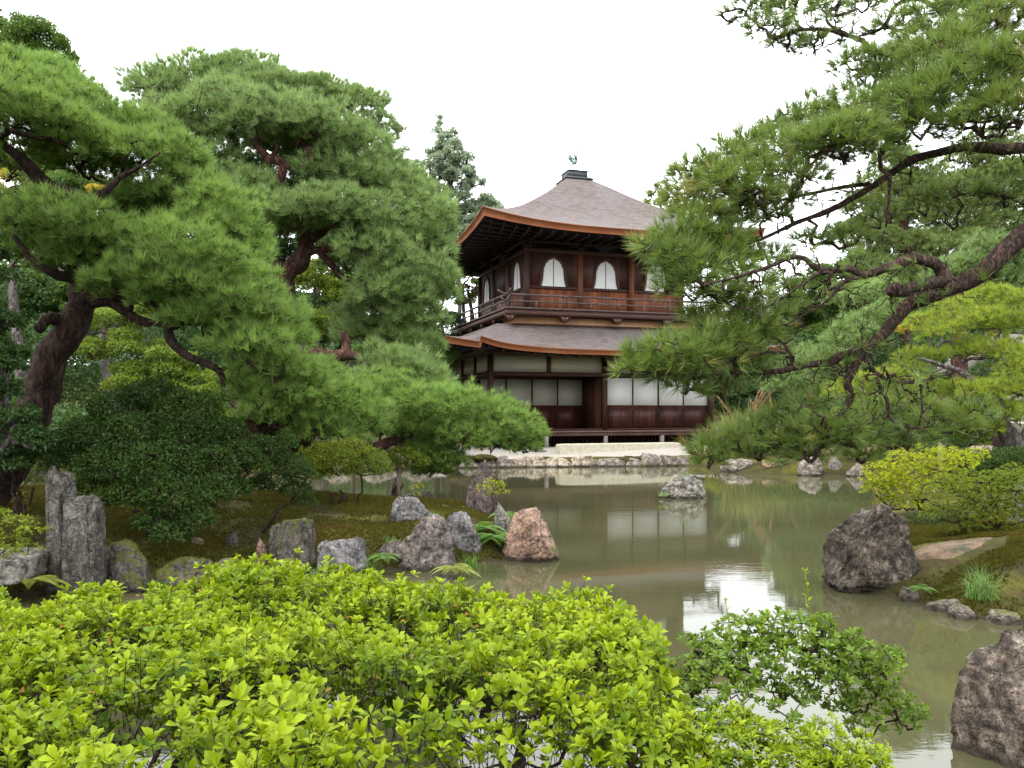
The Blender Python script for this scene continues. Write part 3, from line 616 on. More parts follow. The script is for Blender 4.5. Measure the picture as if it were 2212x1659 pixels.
# rafters
def rafters(f, y_in, x_in, z_in, tip, n, cx, cy, hx, hy, thick, sz, both=True):
    for side, h in ((0, hx), (3, hy)):
        for k in range(n):
            tt = -.93 + 1.86 * k / (n - 1)
            x, y, z = [float(v) for v in f(side, A_([tt]), 1.0)] if 0 else [float(np.ravel(v)[0]) for v in f(side, A_([tt]), 1.0)]
            if side == 0: a = (x, y + tip, z - thick - sz * .9); b = (cx + (x - cx) * .92, y_in, z_in)
            else: a = (x + tip, y, z - thick - sz * .9); b = (x_in, cy + (y - cy) * .92, z_in)
            g = G(); g.bar(a, b, sz, sz * 1.1); part(g, 'rafter', 'wood_shaded')
rafters(uf, UY, UX, 7.28, .22, 24, *UC, EH, EH, .20, .07)
rafters(lf, .0, .0, WT + .20, .20, 24, *LC, LX, LY, .16, .065)
g = G(); g.box((3.94, -.75, WT + .02), (8.6, .09, .1)); g.box((-.75, 3.4, WT + .02), (.09, 8.0, .1)); part(g, 'eave_beam', 'wood_h')
g = G(); g.bx((-.0, .0, WT + .12), (7.9, 6.9, 3.70)); part(g, 'attic_wall', 'plaster')

# ------------------------------------------------------------------ stones
def ico(n):
    t = (1 + 5 ** .5) / 2
    v = [(-1, t, 0), (1, t, 0), (-1, -t, 0), (1, -t, 0), (0, -1, t), (0, 1, t), (0, -1, -t), (0, 1, -t), (t, 0, -1), (t, 0, 1), (-t, 0, -1), (-t, 0, 1)]
    f = [(0, 11, 5), (0, 5, 1), (0, 1, 7), (0, 7, 10), (0, 10, 11), (1, 5, 9), (5, 11, 4), (11, 10, 2), (10, 7, 6), (7, 1, 8), (3, 9, 4), (3, 4, 2), (3, 2, 6), (3, 6, 8), (3, 8, 9), (4, 9, 5), (2, 4, 11), (6, 2, 10), (8, 6, 7), (9, 8, 1)]
    v = [np.array(x, float) / np.linalg.norm(x) for x in v]
    for _ in range(n):
        c = {}; nf = []
        def mid(a, b):
            k = (min(a, b), max(a, b))
            if k not in c: m_ = v[a] + v[b]; v.append(m_ / np.linalg.norm(m_)); c[k] = len(v) - 1
            return c[k]
        for a, b, d in f: ab, bd, da = mid(a, b), mid(b, d), mid(d, a); nf += [(a, ab, da), (b, bd, ab), (d, da, bd), (ab, bd, da)]
        f = nf
    return A_(v), A_(f)
ICO = {n: ico(n) for n in (3, 4, 5)}
def rock_mesh(w, d, h, seed, taper=.3, lean=0, boxy=.6, cuts=14, rough=.10, res=4, flat=.0, striate=0):
    """a stone w wide, d deep, h high, standing on z=0 (a little of it sunk)"""
    v, f = ICO[res]; v = v.copy(); r = np.random.default_rng(seed)
    p = np.sign(v) * np.abs(v) ** boxy; p /= np.abs(p).max(0)
    nd = nrm(r.normal(size=(cuts, 3))); nd[:, 2] = np.abs(nd[:, 2]) * .55
    for n_, o_ in zip(nrm(nd), r.uniform(.55, .92, cuts)):
        e = p @ n_ - o_; p = p - np.maximum(e, 0)[:, None] * n_ * .92
    p /= np.abs(p).max(0)
    z = (p[:, 2] + 1) / 2; k = 1 - taper * .55 * z ** 2.2
    p[:, 0] = p[:, 0] * k + lean * z; p[:, 1] *= k
    q = p * 1.7 + seed * 3.1
    n1 = fbm(q * A_([1, 1, .5 if striate else 1]), seed, 5); n2 = 1 - np.abs(fbm(q * 2.2 * A_([1.6, 1.6, .35]) if striate else q * 2.0, seed + 3, 4)) * 2
    p = p * (1 + rough * 1.0 * n1 + rough * .9 * n2)[:, None]
    p[:, 0] *= w / (p[:, 0].max() - p[:, 0].min()); p[:, 1] *= d / (p[:, 1].max() - p[:, 1].min()); p[:, 0] -= (p[:, 0].max() + p[:, 0].min()) / 2
    p[:, 2] -= p[:, 2].min(); p[:, 2] *= h / p[:, 2].max()
    return p, f
def stone(name, label, mt, x0, x1, top, base, Y=None, z0=None, seed=1, depth=.8, group=None, rz=0, **k):
    """a stone whose sides, top and foot are seen at these places, at distance Y"""
    auto = Y is None
    if auto: Y = EYE * FV / (base - HV)
    if z0 is None and not auto: z0 = min(hz(((x0 + x1) / 2 - 1106) / FV * Y, Y), EYE - (base - HV) / FV * Y + .1)
    w_ = (x1 - x0) / FV * Y; zt = EYE - (top - HV) / FV * Y; zb = EYE - (base - HV) / FV * Y
    if z0 is not None: zb = z0
    h = zt - zb; sink = .12 * h + .03; X = ((x0 + x1) / 2 - 1106) / FV * Y
    p, f = rock_mesh(w_, w_ * depth, h + sink, seed, **k)
    if rz: c_, s_ = math.cos(rz), math.sin(rz); p = np.stack([p[:, 0] * c_ - p[:, 1] * s_, p[:, 0] * s_ + p[:, 1] * c_, p[:, 2]], 1); p[:, 0] *= w_ / (p[:, 0].max() - p[:, 0].min())
    p[:, 2] -= sink
    g = G(); g.add(p, t=f); o = obj(g, name, RK[mt], smooth=True); o.location = (X, Y + w_ * depth * .35, zb)
    return tag(o, label, 'rock', group)
PR = 'rocks on the mossy point'
stone('pond_rock', 'big pinkish brown boulder with moss round its foot standing in the water', 'pink', 1083, 1212, 1100, 1213, seed=11, depth=.9, taper=.35, res=5, rough=.07, boxy=.75, group=PR)
stone('pond_rock', 'tall pointed purple grey boulder between the flat slab and the pink boulder', 'purple', 850, 992, 1115, 1236, Y=8.35, seed=21, taper=.55, lean=-.1, res=5, rough=.07, boxy=.8, group=PR)
stone('pond_rock', 'squat rounded grey boulder right behind the pointed purple boulder', 'slate', 948, 1042, 1106, 1200, Y=8.95, z0=.0, seed=5, taper=.3, res=5, rough=.06, group=PR)
stone('pond_rock', 'small pale upright stone beside the ferns behind the pink boulder', 'grey', 1064, 1105, 1085, 1135, Y=9.6, z0=.1, seed=6, taper=.45, group=PR)
stone('pond_rock', 'dark upright pillar stone with a pointed top at the water edge', 'dark', 1006, 1078, 993, 1102, Y=11.6, z0=.1, seed=9, taper=.75, lean=-.05, striate=1, res=5, rough=.10, boxy=.5, cuts=6, depth=.6, group=PR)
stone('pond_rock', 'tilted slate grey slab lying on the moss with a sharp overhanging edge', 'slate', 840, 938, 1074, 1142, Y=9.4, z0=.2, seed=33, taper=.15, boxy=.6, res=5, rough=.09, depth=.7, group=PR)
stone('shore_rock', 'low dark round rock at the back of the mossy point, nearest the slate slab', 'dark', 898, 958, 1062, 1092, Y=13.0, z0=.02, seed=14, taper=.2, group=PR)
stone('shore_rock', 'low dark round rock at the back of the mossy point under the small green tree', 'purple', 855, 912, 1066, 1090, Y=13.3, z0=.02, seed=15, taper=.2, group=PR)
stone('pond_rock', 'square lichened boulder with a flat mossy top left of the flat grey stone', 'mossy', 572, 672, 1122, 1225, Y=8.2, z0=.0, seed=18, taper=.05, boxy=.32, cuts=3, res=5, rough=.08, group=PR)
stone('pond_rock', 'flat topped grey stone at the foot of the moss bank', 'slate', 680, 787, 1168, 1240, Y=8.2, z0=.0, seed=19, taper=.1, boxy=.36, cuts=5, res=5, rough=.06, group=PR)
stone('pond_rock', 'thin flat stone half sunk in moss left of the pointed purple boulder', 'purple', 805, 876, 1168, 1195, Y=8.55, z0=.06, seed=20, taper=.1, group=PR)
stone('pond_rock', 'small reddish stone at the waterline below the ferns', 'pink', 1052, 1084, 1184, 1208, Y=9.2, z0=-.02, seed=26, taper=.1, group=PR)
stone('pond_rock', 'small rusty stone at the moss edge left of the square lichened boulder', 'pink', 548, 578, 1160, 1215, Y=8.3, z0=.0, seed=27, taper=.3, group=PR)
stone('islet_rock', 'lone speckled grey rock standing in open water in mid pond', 'grey', 1424, 1536, 1026, 1077, seed=41, taper=.18, boxy=.55, res=5, rough=.09, depth=.7)
stone('pond_boulder', 'large dark boulder with a pale craggy top at the right bank', 'big', 1806, 1992, 1092, 1280, seed=64, taper=.45, boxy=.38, cuts=5, res=5, rough=.12, depth=.9)
stone('bank_boulder', 'huge dark lichened boulder in the bottom right corner', 'big', 2165, 2640, 1372, 1790, Y=3.55, z0=-.15, seed=81, taper=.42, boxy=.62, res=5, rough=.09, depth=.8)
stone('standing_stone', 'tall slender grey standing stone with a pale top left of the dark shrub', 'column', 86, 152, 1005, 1300, Y=7.25, z0=-.05, seed=51, taper=.25, lean=-.10, boxy=.35, cuts=2, res=5, striate=1, rough=.09, depth=1.0, group='standing stones')
stone('standing_stone', 'broad brown standing stone leaning against the taller grey one', 'column', 135, 214, 1068, 1290, Y=7.15, z0=-.05, seed=52, taper=.05, boxy=.3, cuts=1, res=5, striate=1, rough=.08, depth=.8, group='standing stones')
DK_ = 'dark mossed stones under the shrubs'
stone('bank_stone', 'dark mossy block just right of the standing stones', 'mossy', 212, 318, 1172, 1275, Y=7.4, z0=0, seed=53, boxy=.35, cuts=4, taper=.1, group=DK_)
stone('bank_stone', 'long low mossy ledge below the dark shrub', 'mossy', 300, 470, 1205, 1262, Y=7.5, z0=0, seed=54, boxy=.5, taper=.1, depth=.4, group=DK_)
stone('bank_stone', 'small rounded dark stone at the right end of the mossy ledge', 'purple', 452, 530, 1208, 1240, Y=7.6, z0=.05, seed=55, taper=.1, group=DK_)
stone('bank_stone', 'little conical mossy stone behind the ledge, under the small leaning shrub', 'mossy', 485, 515, 1140, 1180, Y=8.6, seed=56, taper=.5, group=DK_)
stone('bank_stone', 'small reddish block in the shade behind the mossy ledge', 'pink', 405, 440, 1162, 1190, Y=8.5, seed=57, taper=.1, group=DK_)
# stone slab bridge at the left
g = G(); p, f = rock_mesh(2.2, .75, .24, 71, taper=.02, boxy=.25, cuts=4, rough=.02); g.add(p, t=f)
o = obj(g, 'stone_bridge', RK['grey'], smooth=True); o.location = (-5.05, 6.95, .18); o.rotation_euler = (0, 0, .12); tag(o, 'grey stone slab bridge running out of the left side of the picture', 'bridge')
# shoreline below the pavilion
names = ['grey mottled shore stone under the moss cushion, leftmost of the row', 'small dark shore stone under the right moss cushion', 'grey pointed shore stone with a pale tip', 'smooth cream shore stone left of the ribbed one', 'ribbed cream shore stone with vertical streaks',
 'long cream shore stone with a mossy rim', 'triangular sloping shore stone right of the mossy rimmed one', 'long low brown shore stone below the granite step', 'low flat grey shore stone with dark stains', 'rough grey shore stone with vertical cracks', 'blocky grey shore stone second from the right end', 'dark purple shore stone at the right end of the row']
rows = [(350, 465, 925, 978), (470, 575, 922, 978), (575, 668, 912, 982), (655, 765, 918, 972), (758, 905, 903, 966), (900, 1098, 906, 968), (1070, 1232, 903, 968), (1222, 1432, 912, 955), (1415, 1562, 905, 962), (1535, 1668, 893, 952), (1660, 1762, 893, 948), (1750, 1855, 888, 950)]
_j = [0, 2, -3, 1, -1, 3, 0, 2, 5, -2, 1, 3]
for i, (a, b, c, d) in enumerate(rows):
    V = lambda x: 877.8 + x * .3306
    Ys = 23.35 + i * .085
    stone('shore_stone', names[i], 'shore' if i in (3, 4, 5, 6) else 'shore_grey', V(a) - 7, V(b) + 7, 685.8 + c * .3306 + _j[i], 1010, Y=Ys, z0=-.03, seed=100 + i, taper=.15, boxy=.55, depth=.55, rough=.08, res=4, group='shore stones below the pavilion')
r = np.random.default_rng(4)
for i, (x, y) in enumerate([(-2.6, 22.9), (-3.6, 22.5), (-4.6, 22.2), (-5.6, 21.6), (6.0, 22.0)]):
    g = G(); p, f = rock_mesh(.8 + r.random() * .3, .6, .42, 130 + i, taper=.2, res=3); g.add(p, t=f); o = obj(g, 'shore_stone', RK['shore_grey'], smooth=True); o.location = (x, y, -.08)
    tag(o, ['pale shore stone seen under the low pine limb, nearest the moss cushions', 'pale shore stone second left of the moss cushions', 'grey shore stone behind the small trimmed tree', 'far left shore stone behind the trimmed shrubs', 'pale shore stone below the right corner of the court'][i], 'rock', 'shore stones below the pavilion')
RS = 'rocks on the far right shore'
stone('shore_rock', 'square pink grey rock at the far right waterline', 'shore_grey', 1726, 1786, 986, 1026, Y=20.6, z0=-.02, seed=140, boxy=.5, taper=.1, group=RS)
stone('shore_rock', 'pale jagged rock at the far right waterline behind the pine needles', 'grey', 1788, 1828, 985, 1022, Y=20.9, z0=-.02, seed=141, taper=.3, group=RS)
stone('shore_rock', 'low pinkish rock next to the yellow bush on the far right shore', 'shore_grey', 1834, 1880, 1000, 1028, Y=20.3, z0=-.02, seed=142, taper=.3, group=RS)
stone('shore_rock', 'brown rock half hidden by ferns left of the square pink grey rock', 'pink', 1640, 1700, 995, 1018, Y=21.4, z0=-.02, seed=143, taper=.3, group=RS)
stone('shore_rock', 'dark stone on the far right shore directly under the hanging needles', 'purple', 1560, 1630, 992, 1014, Y=21.8, z0=-.02, seed=144, taper=.3, group=RS)
stone('garden_rock', 'broad flat pale rock under the pale trunk on the right', 'shore', 2095, 2175, 962, 985, Y=17, seed=145, taper=.2, group=RS)
stone('garden_rock', 'small pale stone at the right edge among the yellow bushes', 'grey', 2188, 2240, 1028, 1052, Y=9.5, seed=146, taper=.3)
stone('garden_rock', 'pile of pinkish stones behind the silver grass, upper one', 'shore_grey', 1900 - 26, 1960, 930, 955, Y=26, seed=147, taper=.3, group='stones behind the silver grass')
stone('garden_rock', 'pinkish stone behind the silver grass, the lower left one', 'pink', 1880, 1930, 938, 965, Y=25, seed=148, taper=.3, group='stones behind the silver grass')
ES = 'edging stones of the right bank'
for i, (a, b, c, d, Y, l) in enumerate([(1951, 1984, 1277, 1302, 7.0, 'small tan edging stone at the foot of the dark boulder'), (2018, 2075, 1302, 1326, 6.65, 'tan edging stone under the moss, next right of the small one'), (2066, 2120, 1318, 1344, 6.4, 'pale edging stone with a mossy top under the grass tuft'), (2148, 2225, 1334, 1358, 6.25, 'long brown edging stone at the right frame edge')]):
    stone('edging_stone', l, 'shore_grey', a - 8, b + 8, c - 8, d, Y=Y, z0=-.02, seed=160 + i, taper=.1, boxy=.5, group=ES)
stone('branch_stone', 'tiny white knobbly stone at the end of the earth path', 'shore', 2118, 2142, 1168, 1180, Y=8.6, seed=170, taper=.2)
# granite step before the veranda
g = G(); p, f = rock_mesh(4.06, .42, .34, 77, taper=.01, boxy=.12, cuts=0, rough=.006); 
cs, sn = math.cos(RZ), math.sin(RZ); g.add(np.stack([p[:, 0] * cs - p[:, 1] * sn, p[:, 0] * sn + p[:, 1] * cs, p[:, 2]], 1), t=f)
o = obj(g, 'granite_step', M['granite']); o.location = (3.27, 25.55, .27); tag(o, 'long low block of pale granite in front of the veranda', 'stone step')
g = G(); p, f = rock_mesh(.6, .45, .14, 78, taper=.1); g.add(p, t=f); o = obj(g, 'footing_slab', RK['grey'], smooth=True); o.location = (.75, 25.35, .32); tag(o, 'small grey slab on the sand at the left end of the granite step', 'rock')
for i, (vx, wv, l) in enumerate([(905, 36, 'left moss cushion on the shore stones under the low limb'), (958, 34, 'right moss cushion on the shore stones behind the pillar stone')]):
    P_ = W(vx + 18, 1000, 23.6); g = G(); p, f = rock_mesh(.75, .5, .2, 90 + i, taper=.3, boxy=.9, cuts=0, rough=.06, res=4); p = p * (1 + .04 * fbm(p * 30, 3, 2))[:, None]; g.add(p, t=f)
    P_ = W(vx + 88, 1000, 23.6); o = obj(g, 'moss_cushion', M['ground'], smooth=True); o.location = (P_[0], 23.55, .18); tag(o, l, 'moss', 'moss cushions on the shore')

# ------------------------------------------------------------------ plants: helpers
def cat_rom(P, n):
    P = A_(P, ) if not isinstance(P, np.ndarray) else P
    P = np.vstack([2 * P[0] - P[1], P, 2 * P[-1] - P[-2]]); out = []
    for i in range(1, len(P) - 2):
        t = np.linspace(0, 1, n, endpoint=False)[:, None]; a, b, c, d = P[i - 1], P[i], P[i + 1], P[i + 2]
        out.append(.5 * (2 * b + (c - a) * t + (2 * a - 5 * b + 4 * c - d) * t ** 2 + (3 * b - a - 3 * c + d) * t ** 3))
    return np.vstack(out + [P[-2:-1]])
def perp(d, r):
    u = nrm(np.cross(d, r.normal(size=d.shape))); return u
def needles(g, pos, dr, k, L, w, r, spread=.55, rnd=None, droop=.0):
    n = len(pos); P = np.repeat(pos, k, 0); D = np.repeat(dr, k, 0)
    D = nrm(D + r.normal(size=D.shape) * spread); ln = L * r.uniform(.65, 1.1, (n * k, 1)); P = P + D * ln * r.uniform(-.05, .12, (n * k, 1))
    sd = perp(D, r) * (w / 2); tip = P + D * ln; tip[:, 2] -= droop * ln[:, 0]
    V = np.stack([P - sd, P + sd, tip], 1).reshape(-1, 3); rr = np.repeat(rnd if rnd is not None else r.random(n), k)
    rr = np.clip(rr + r.normal(size=n * k) * .13, 0, 1)
    g.add(V, t=np.arange(n * k * 3).reshape(-1, 3), r=np.repeat(rr, 3))
def leaves(g, P, D, U, L, w, rnd, fold=.25, full=False):
    """pointed leaves: base P, direction D, face normal near U"""
    n = len(P); L = np.broadcast_to(L, (n,))[:, None]; w = np.broadcast_to(w, (n,))[:, None]
    S_ = nrm(np.cross(D, U)); Nn = nrm(np.cross(S_, D))
    if not full:
        a = P; b = P + D * L * .5 + S_ * w / 2 + Nn * w * fold; c = P + D * L - Nn * L * .08; d = P + D * L * .5 - S_ * w / 2 + Nn * w * fold
        V = np.stack([a, b, c, d], 1).reshape(-1, 3); i = np.arange(n)[:, None] * 4
        g.add(V, t=np.concatenate([i + A_([0, 1, 2]), i + A_([0, 2, 3])]), r=np.repeat(rnd, 4)); return
    m1 = P + D * L * .38 - Nn * L * .03; m2 = P + D * L * .74 - Nn * L * .04; m3 = P + D * L - Nn * L * .14
    lw = lambda t, k: P + D * L * t + Nn * (w * fold * k - L * .04)
    l1, r1 = lw(.36, .8) + S_ * w * .38, lw(.36, .8) - S_ * w * .38
    l2, r2 = lw(.68, 1) + S_ * w * .5, lw(.68, 1) - S_ * w * .5
    V = np.stack([P, m1, m2, m3, l1, l2, r1, r2], 1).reshape(-1, 3); i = np.arange(n)[:, None] * 8
    T = np.concatenate([i + A_(x) for x in ([0, 4, 1], [5, 3, 2], [0, 1, 6], [2, 3, 7])]); Q = np.concatenate([i + A_(x) for x in ([4, 5, 2, 1], [1, 2, 7, 6])])
    g.add(V, q=Q, t=T, r=np.repeat(rnd, 8))
def sph(r, n, zmin=-1):
    z = r.uniform(zmin, 1, n); a = r.uniform(0, 2 * math.pi, n); s = np.sqrt(1 - z * z); return np.stack([s * np.cos(a), s * np.sin(a), z], -1)
def wig(a, b, n, amp, r, sag=0):
    t = np.linspace(0, 1, n)[:, None]; P = a + (b - a) * t; L = np.linalg.norm(b - a)
    o = r.normal(size=(n, 3)) * amp * L; o[0] = o[-1] = 0; P = P + o; P[:, 2] -= (sag * L * np.sin(t * math.pi))[:, 0]; return P
def grow(roots, targets, r, r0=.010, kexp=.5, amp=.10, minr=.005, sag=0, root_r=None):
    """connect every target to the nearest part of the tree so far; returns [(points, radius0, radius1)]"""
    nodes = [np.asarray(p) for p in roots]; nr = len(nodes); par = [-1] * nr; todo = list(range(len(targets))); T = A_(targets); order = []
    ND = A_(nodes); D = np.linalg.norm(T[:, None] - ND[None], axis=-1); best = D.argmin(1); bd = D.min(1); used = np.zeros(len(T), bool)
    for _ in range(len(T)):
        i = int(np.where(used, 1e9, bd).argmin()); used[i] = True; par.append(int(best[i])); nodes.append(T[i]); order.append(i); k = len(nodes) - 1
        d = np.linalg.norm(T - T[i], axis=-1) * 1.0; b = d < bd; best[b & ~used] = k; bd = np.where(b & ~used, d, bd)
    cnt = np.ones(len(nodes))
    for k in range(len(nodes) - 1, nr - 1, -1): 
        if par[k] >= 0: cnt[par[k]] += cnt[k]
    out = []
    for k in range(nr, len(nodes)):
        a, b = nodes[par[k]], nodes[k]; ra = max(minr, r0 * cnt[k] ** kexp)
        out.append((wig(a, b, 5, amp, r, sag), ra, max(minr * .8, ra * .72)))
    return out

def pine(name, label, base, limbs, pads, seed, mt='needle', bark='bark_red', L=.10, w=.007, k=20, sp=.075, twig=.35, group=None, up=.55, flat=.55, rmin=.004, lump=.10, spread=.5, depthvar=.0, dens2=.45, cat='pine tree', extra_parts=None, out=.75, droopp=0.0, ymul=1.0, fill=1.0, back=0, backdy=.12, rs=1.0, sprays=0, rcap=.06):
    r = np.random.default_rng(seed); t = thing(name, label, cat, base, 0, group)
    gt = G(); roots = []
    first = True
    for lb in limbs:
        P = A_([W(x, y, Y) for x, y, Y, _ in lb]); rad = A_([q * Y / FV for x, y, Y, q in lb]); n = 6
        PP = cat_rom(P, n); RR = np.interp(np.linspace(0, len(P) - 1, len(PP)), range(len(P)), rad)
        PP = PP + np.stack([fbm(PP * 1.6 + j * 9, seed, 3) for j in range(3)], -1) * RR[:, None] * .55
        g = G(); g.tube(PP, RR * (1 + .12 * fbm(PP * 5, seed + 2, 2)), 14 if rad.max() > .05 else 7, lump * 1.3, seed); obj(g, 'trunk' if first else 'limb', M[bark], t, off=base, smooth=True); first = False
        roots += list(PP)
    PC = []; gn = G()
    tw = []
    pads = list(pads)
    for (vx, vy, R, Y) in list(pads):
        for _ in range(int(back + r.random())): 
            q = r.uniform(-.55, .55, 2); pads.append((vx + q[0] * R, vy + q[1] * R * (.6 if backdy < 0 else 1) + R * backdy, R * r.uniform(.7, .95), Y + r.uniform(.25, 1.0) * R * 1.6 / FV * Y))
    for (vx, vy, R, Y) in pads:
        R = R * rs
        Y = Y + r.normal() * depthvar; c = W(vx, vy, Y); R = R / FV * Y; PC.append((c, R))
    cen = A_([c - A_([0, 0, R * .30]) for c, R in PC])
    br = grow(roots, cen, r, r0=.008 * max(1, L * 12), kexp=.42, amp=.07, minr=rmin * 1.6, sag=-.05)
    br = [(P, min(a, rcap), min(b, rcap)) for P, a, b in br]
    for P, a, b in br: gt.tube(P, np.linspace(a, b, len(P)), 6, .1, seed, cap=False)
    for c, R in PC:
        n = int(fill * (2 * math.pi * R * R * .9 / (sp * sp)) * (1 + dens2)) + 6
        d = sph(r, n, -.30); rad = np.where(r.random(n) < 1 / (1 + dens2), r.uniform(.86, 1.04, n), r.uniform(.35, .86, n))
        q = d * rad[:, None]; nz = 1 + .36 * fbm(d * 2.4 + c * 3, seed, 3)
        P = c + q * A_([R, R * ymul, R * flat]) * nz[:, None]
        dr = nrm(q * A_([1, 1, .8]) * out + A_([0, 0, up]) + r.normal(size=q.shape) * .28)
        tone = np.clip(.5 + .12 * r.normal() + .26 * r.normal(size=n), 0, 1)
        needles(gn, P, dr, k, L, w, r, spread, tone, droopp)
        # the bare twigs under the tufts
        m = max(3, int(n * twig)); idx = r.permutation(n)[:m]
        hub = c - A_([0, 0, R * .35]); sub = grow([hub], P[idx], r, r0=rmin * .8, kexp=.38, amp=.10, minr=rmin * .55)
        for Q, a, b in sub: gt.tube(Q[::2], np.linspace(a, b, 3), 3, 0, 0, cap=False)
    if sprays:      # thin outer twigs along the limbs, some of them carrying a tuft
        cand = A_([p for p in roots if abs(p[0]) < p[1] * .64 and EYE - .3 < p[2] < EYE + p[1] * .52]); T_ = []
        for i in r.integers(0, len(cand), sprays):
            v = r.normal(size=3) * A_([.12, .12, .07]) + A_([-.04, 0, -.02]); T_.append(cand[i] + v)
        T_ = A_(T_)
        for Q, a, b in grow(cand, T_, r, r0=rmin * 1.1, kexp=.45, amp=.13, minr=rmin * .8): gt.tube(Q, np.linspace(a, b, len(Q)), 4, 0, 0, cap=False)
        s_ = T_[r.random(len(T_)) < .35]; needles(gn, s_, nrm(r.normal(size=s_.shape) * .7 + A_([-.5, 0, .35])), k, L * .95, w, r, spread, np.clip(.35 + .2 * r.normal(size=len(s_)), 0, 1))
    obj(gt, 'branchlets', M[bark], t, off=base); obj(gn, 'needles', M[mt], t, off=base)
    return t

def blob_leaves(g, c, R, n, L, w, r, tone=.5, zmin=-.5, shell=.75, up=.6, hang=0, full=False):
    """n leaves on and in an ellipsoid clump c, R=(rx,ry,rz)"""
    d = sph(r, n, zmin); rad = r.random(n) ** .33 * (1 - shell) + shell; lump = 1 + .25 * fbm(d * 2.3 + c * 1.7, 11, 3)
    P = c + d * rad[:, None] * A_(R) * lump[:, None]
    D = nrm(d * .6 + r.normal(size=d.shape) * .6 - A_([0, 0, hang])); U = nrm(d * .4 + A_([0, 0, up]) + r.normal(size=d.shape) * .35)
    leaves(g, P, D, U, L * r.uniform(.7, 1.2, n), w * r.uniform(.8, 1.1, n), np.clip(tone + r.normal(size=n) * .22, 0, 1), full=full)
    return P
def broadleaf(name, label, vx, Y, top, crown, seed, mt, L=.10, dens=1.0, layered=.45, bark='bark_grey', trunk_r=.14, group=None, cat='tree', base_z=None, lean=0, trunk_vx=None, nb=None, parts=True):
    """crown: list of (vx, vy, Rv, dY) clumps in view measures at distance Y"""
    r = np.random.default_rng(seed); X = ((trunk_vx if trunk_vx is not None else vx) - 1106) / FV * Y; b = (X, Y, hz(X, Y) - .1 if base_z is None else base_z)
    t = thing(name, label, cat, b, 0, group); gt = G(); gl = G(); cs = []
    for (x, y, R, dY) in crown: cs.append((W(x, y, Y + dY), R / FV * Y))
    P = A_([b, (b[0] + lean * .3 + .1, b[1], b[2] + (cs[0][0][2] - b[2]) * .45), (cs[0][0] + A_(b)) / 2 * A_([1, 1, 0]) + A_([0, 0, b[2] + (cs[0][0][2] - b[2]) * .8])]) if len(cs) < 2 else wig(A_(b), np.mean([c for c, R in cs], 0), 5, .03, r)
    g = G(); PP = cat_rom(P, 4); g.tube(PP, np.linspace(trunk_r, trunk_r * .45, len(PP)), 9, .15, seed); obj(g, 'trunk', M[bark], t, off=b, smooth=True)
    br = grow(list(PP[len(PP) // 3:]), [c - A_([0, 0, R * .3]) for c, R in cs], r, r0=trunk_r * .22, kexp=.4, amp=.06, minr=.012)
    for Q, a, e in br: gt.tube(Q, np.linspace(a, e, len(Q)), 5, 0, 0, cap=False)
    for c, R in cs:
        # break the clump into smaller leaf sprays
        m = nb or max(5, int(9 * R / .8)); dd = sph(r, m, -.5); 
        for j in range(m):
            cc = c + dd[j] * R * A_([.75, .75, .6]) * r.uniform(.5, 1.05); rr = R * r.uniform(.28, .5)
            n = int(dens * 1.7 * 4 * math.pi * rr * rr / (L * L * .5) * .8) + 10
            blob_leaves(gl, cc, (rr, rr, rr * layered), n, L, L * .55, r, tone=np.clip(.5 + r.normal() * .16, .1, .9), zmin=-.7, shell=.45)
            gt.tube(wig(c - A_([0, 0, R * .3]), cc, 4, .06, r), [.012, .01, .008, .006], 4, 0, 0, cap=False)
    obj(gt, 'branches', M[bark], t, off=b); obj(gl, 'leaves', M[mt], t, off=b)
    return t
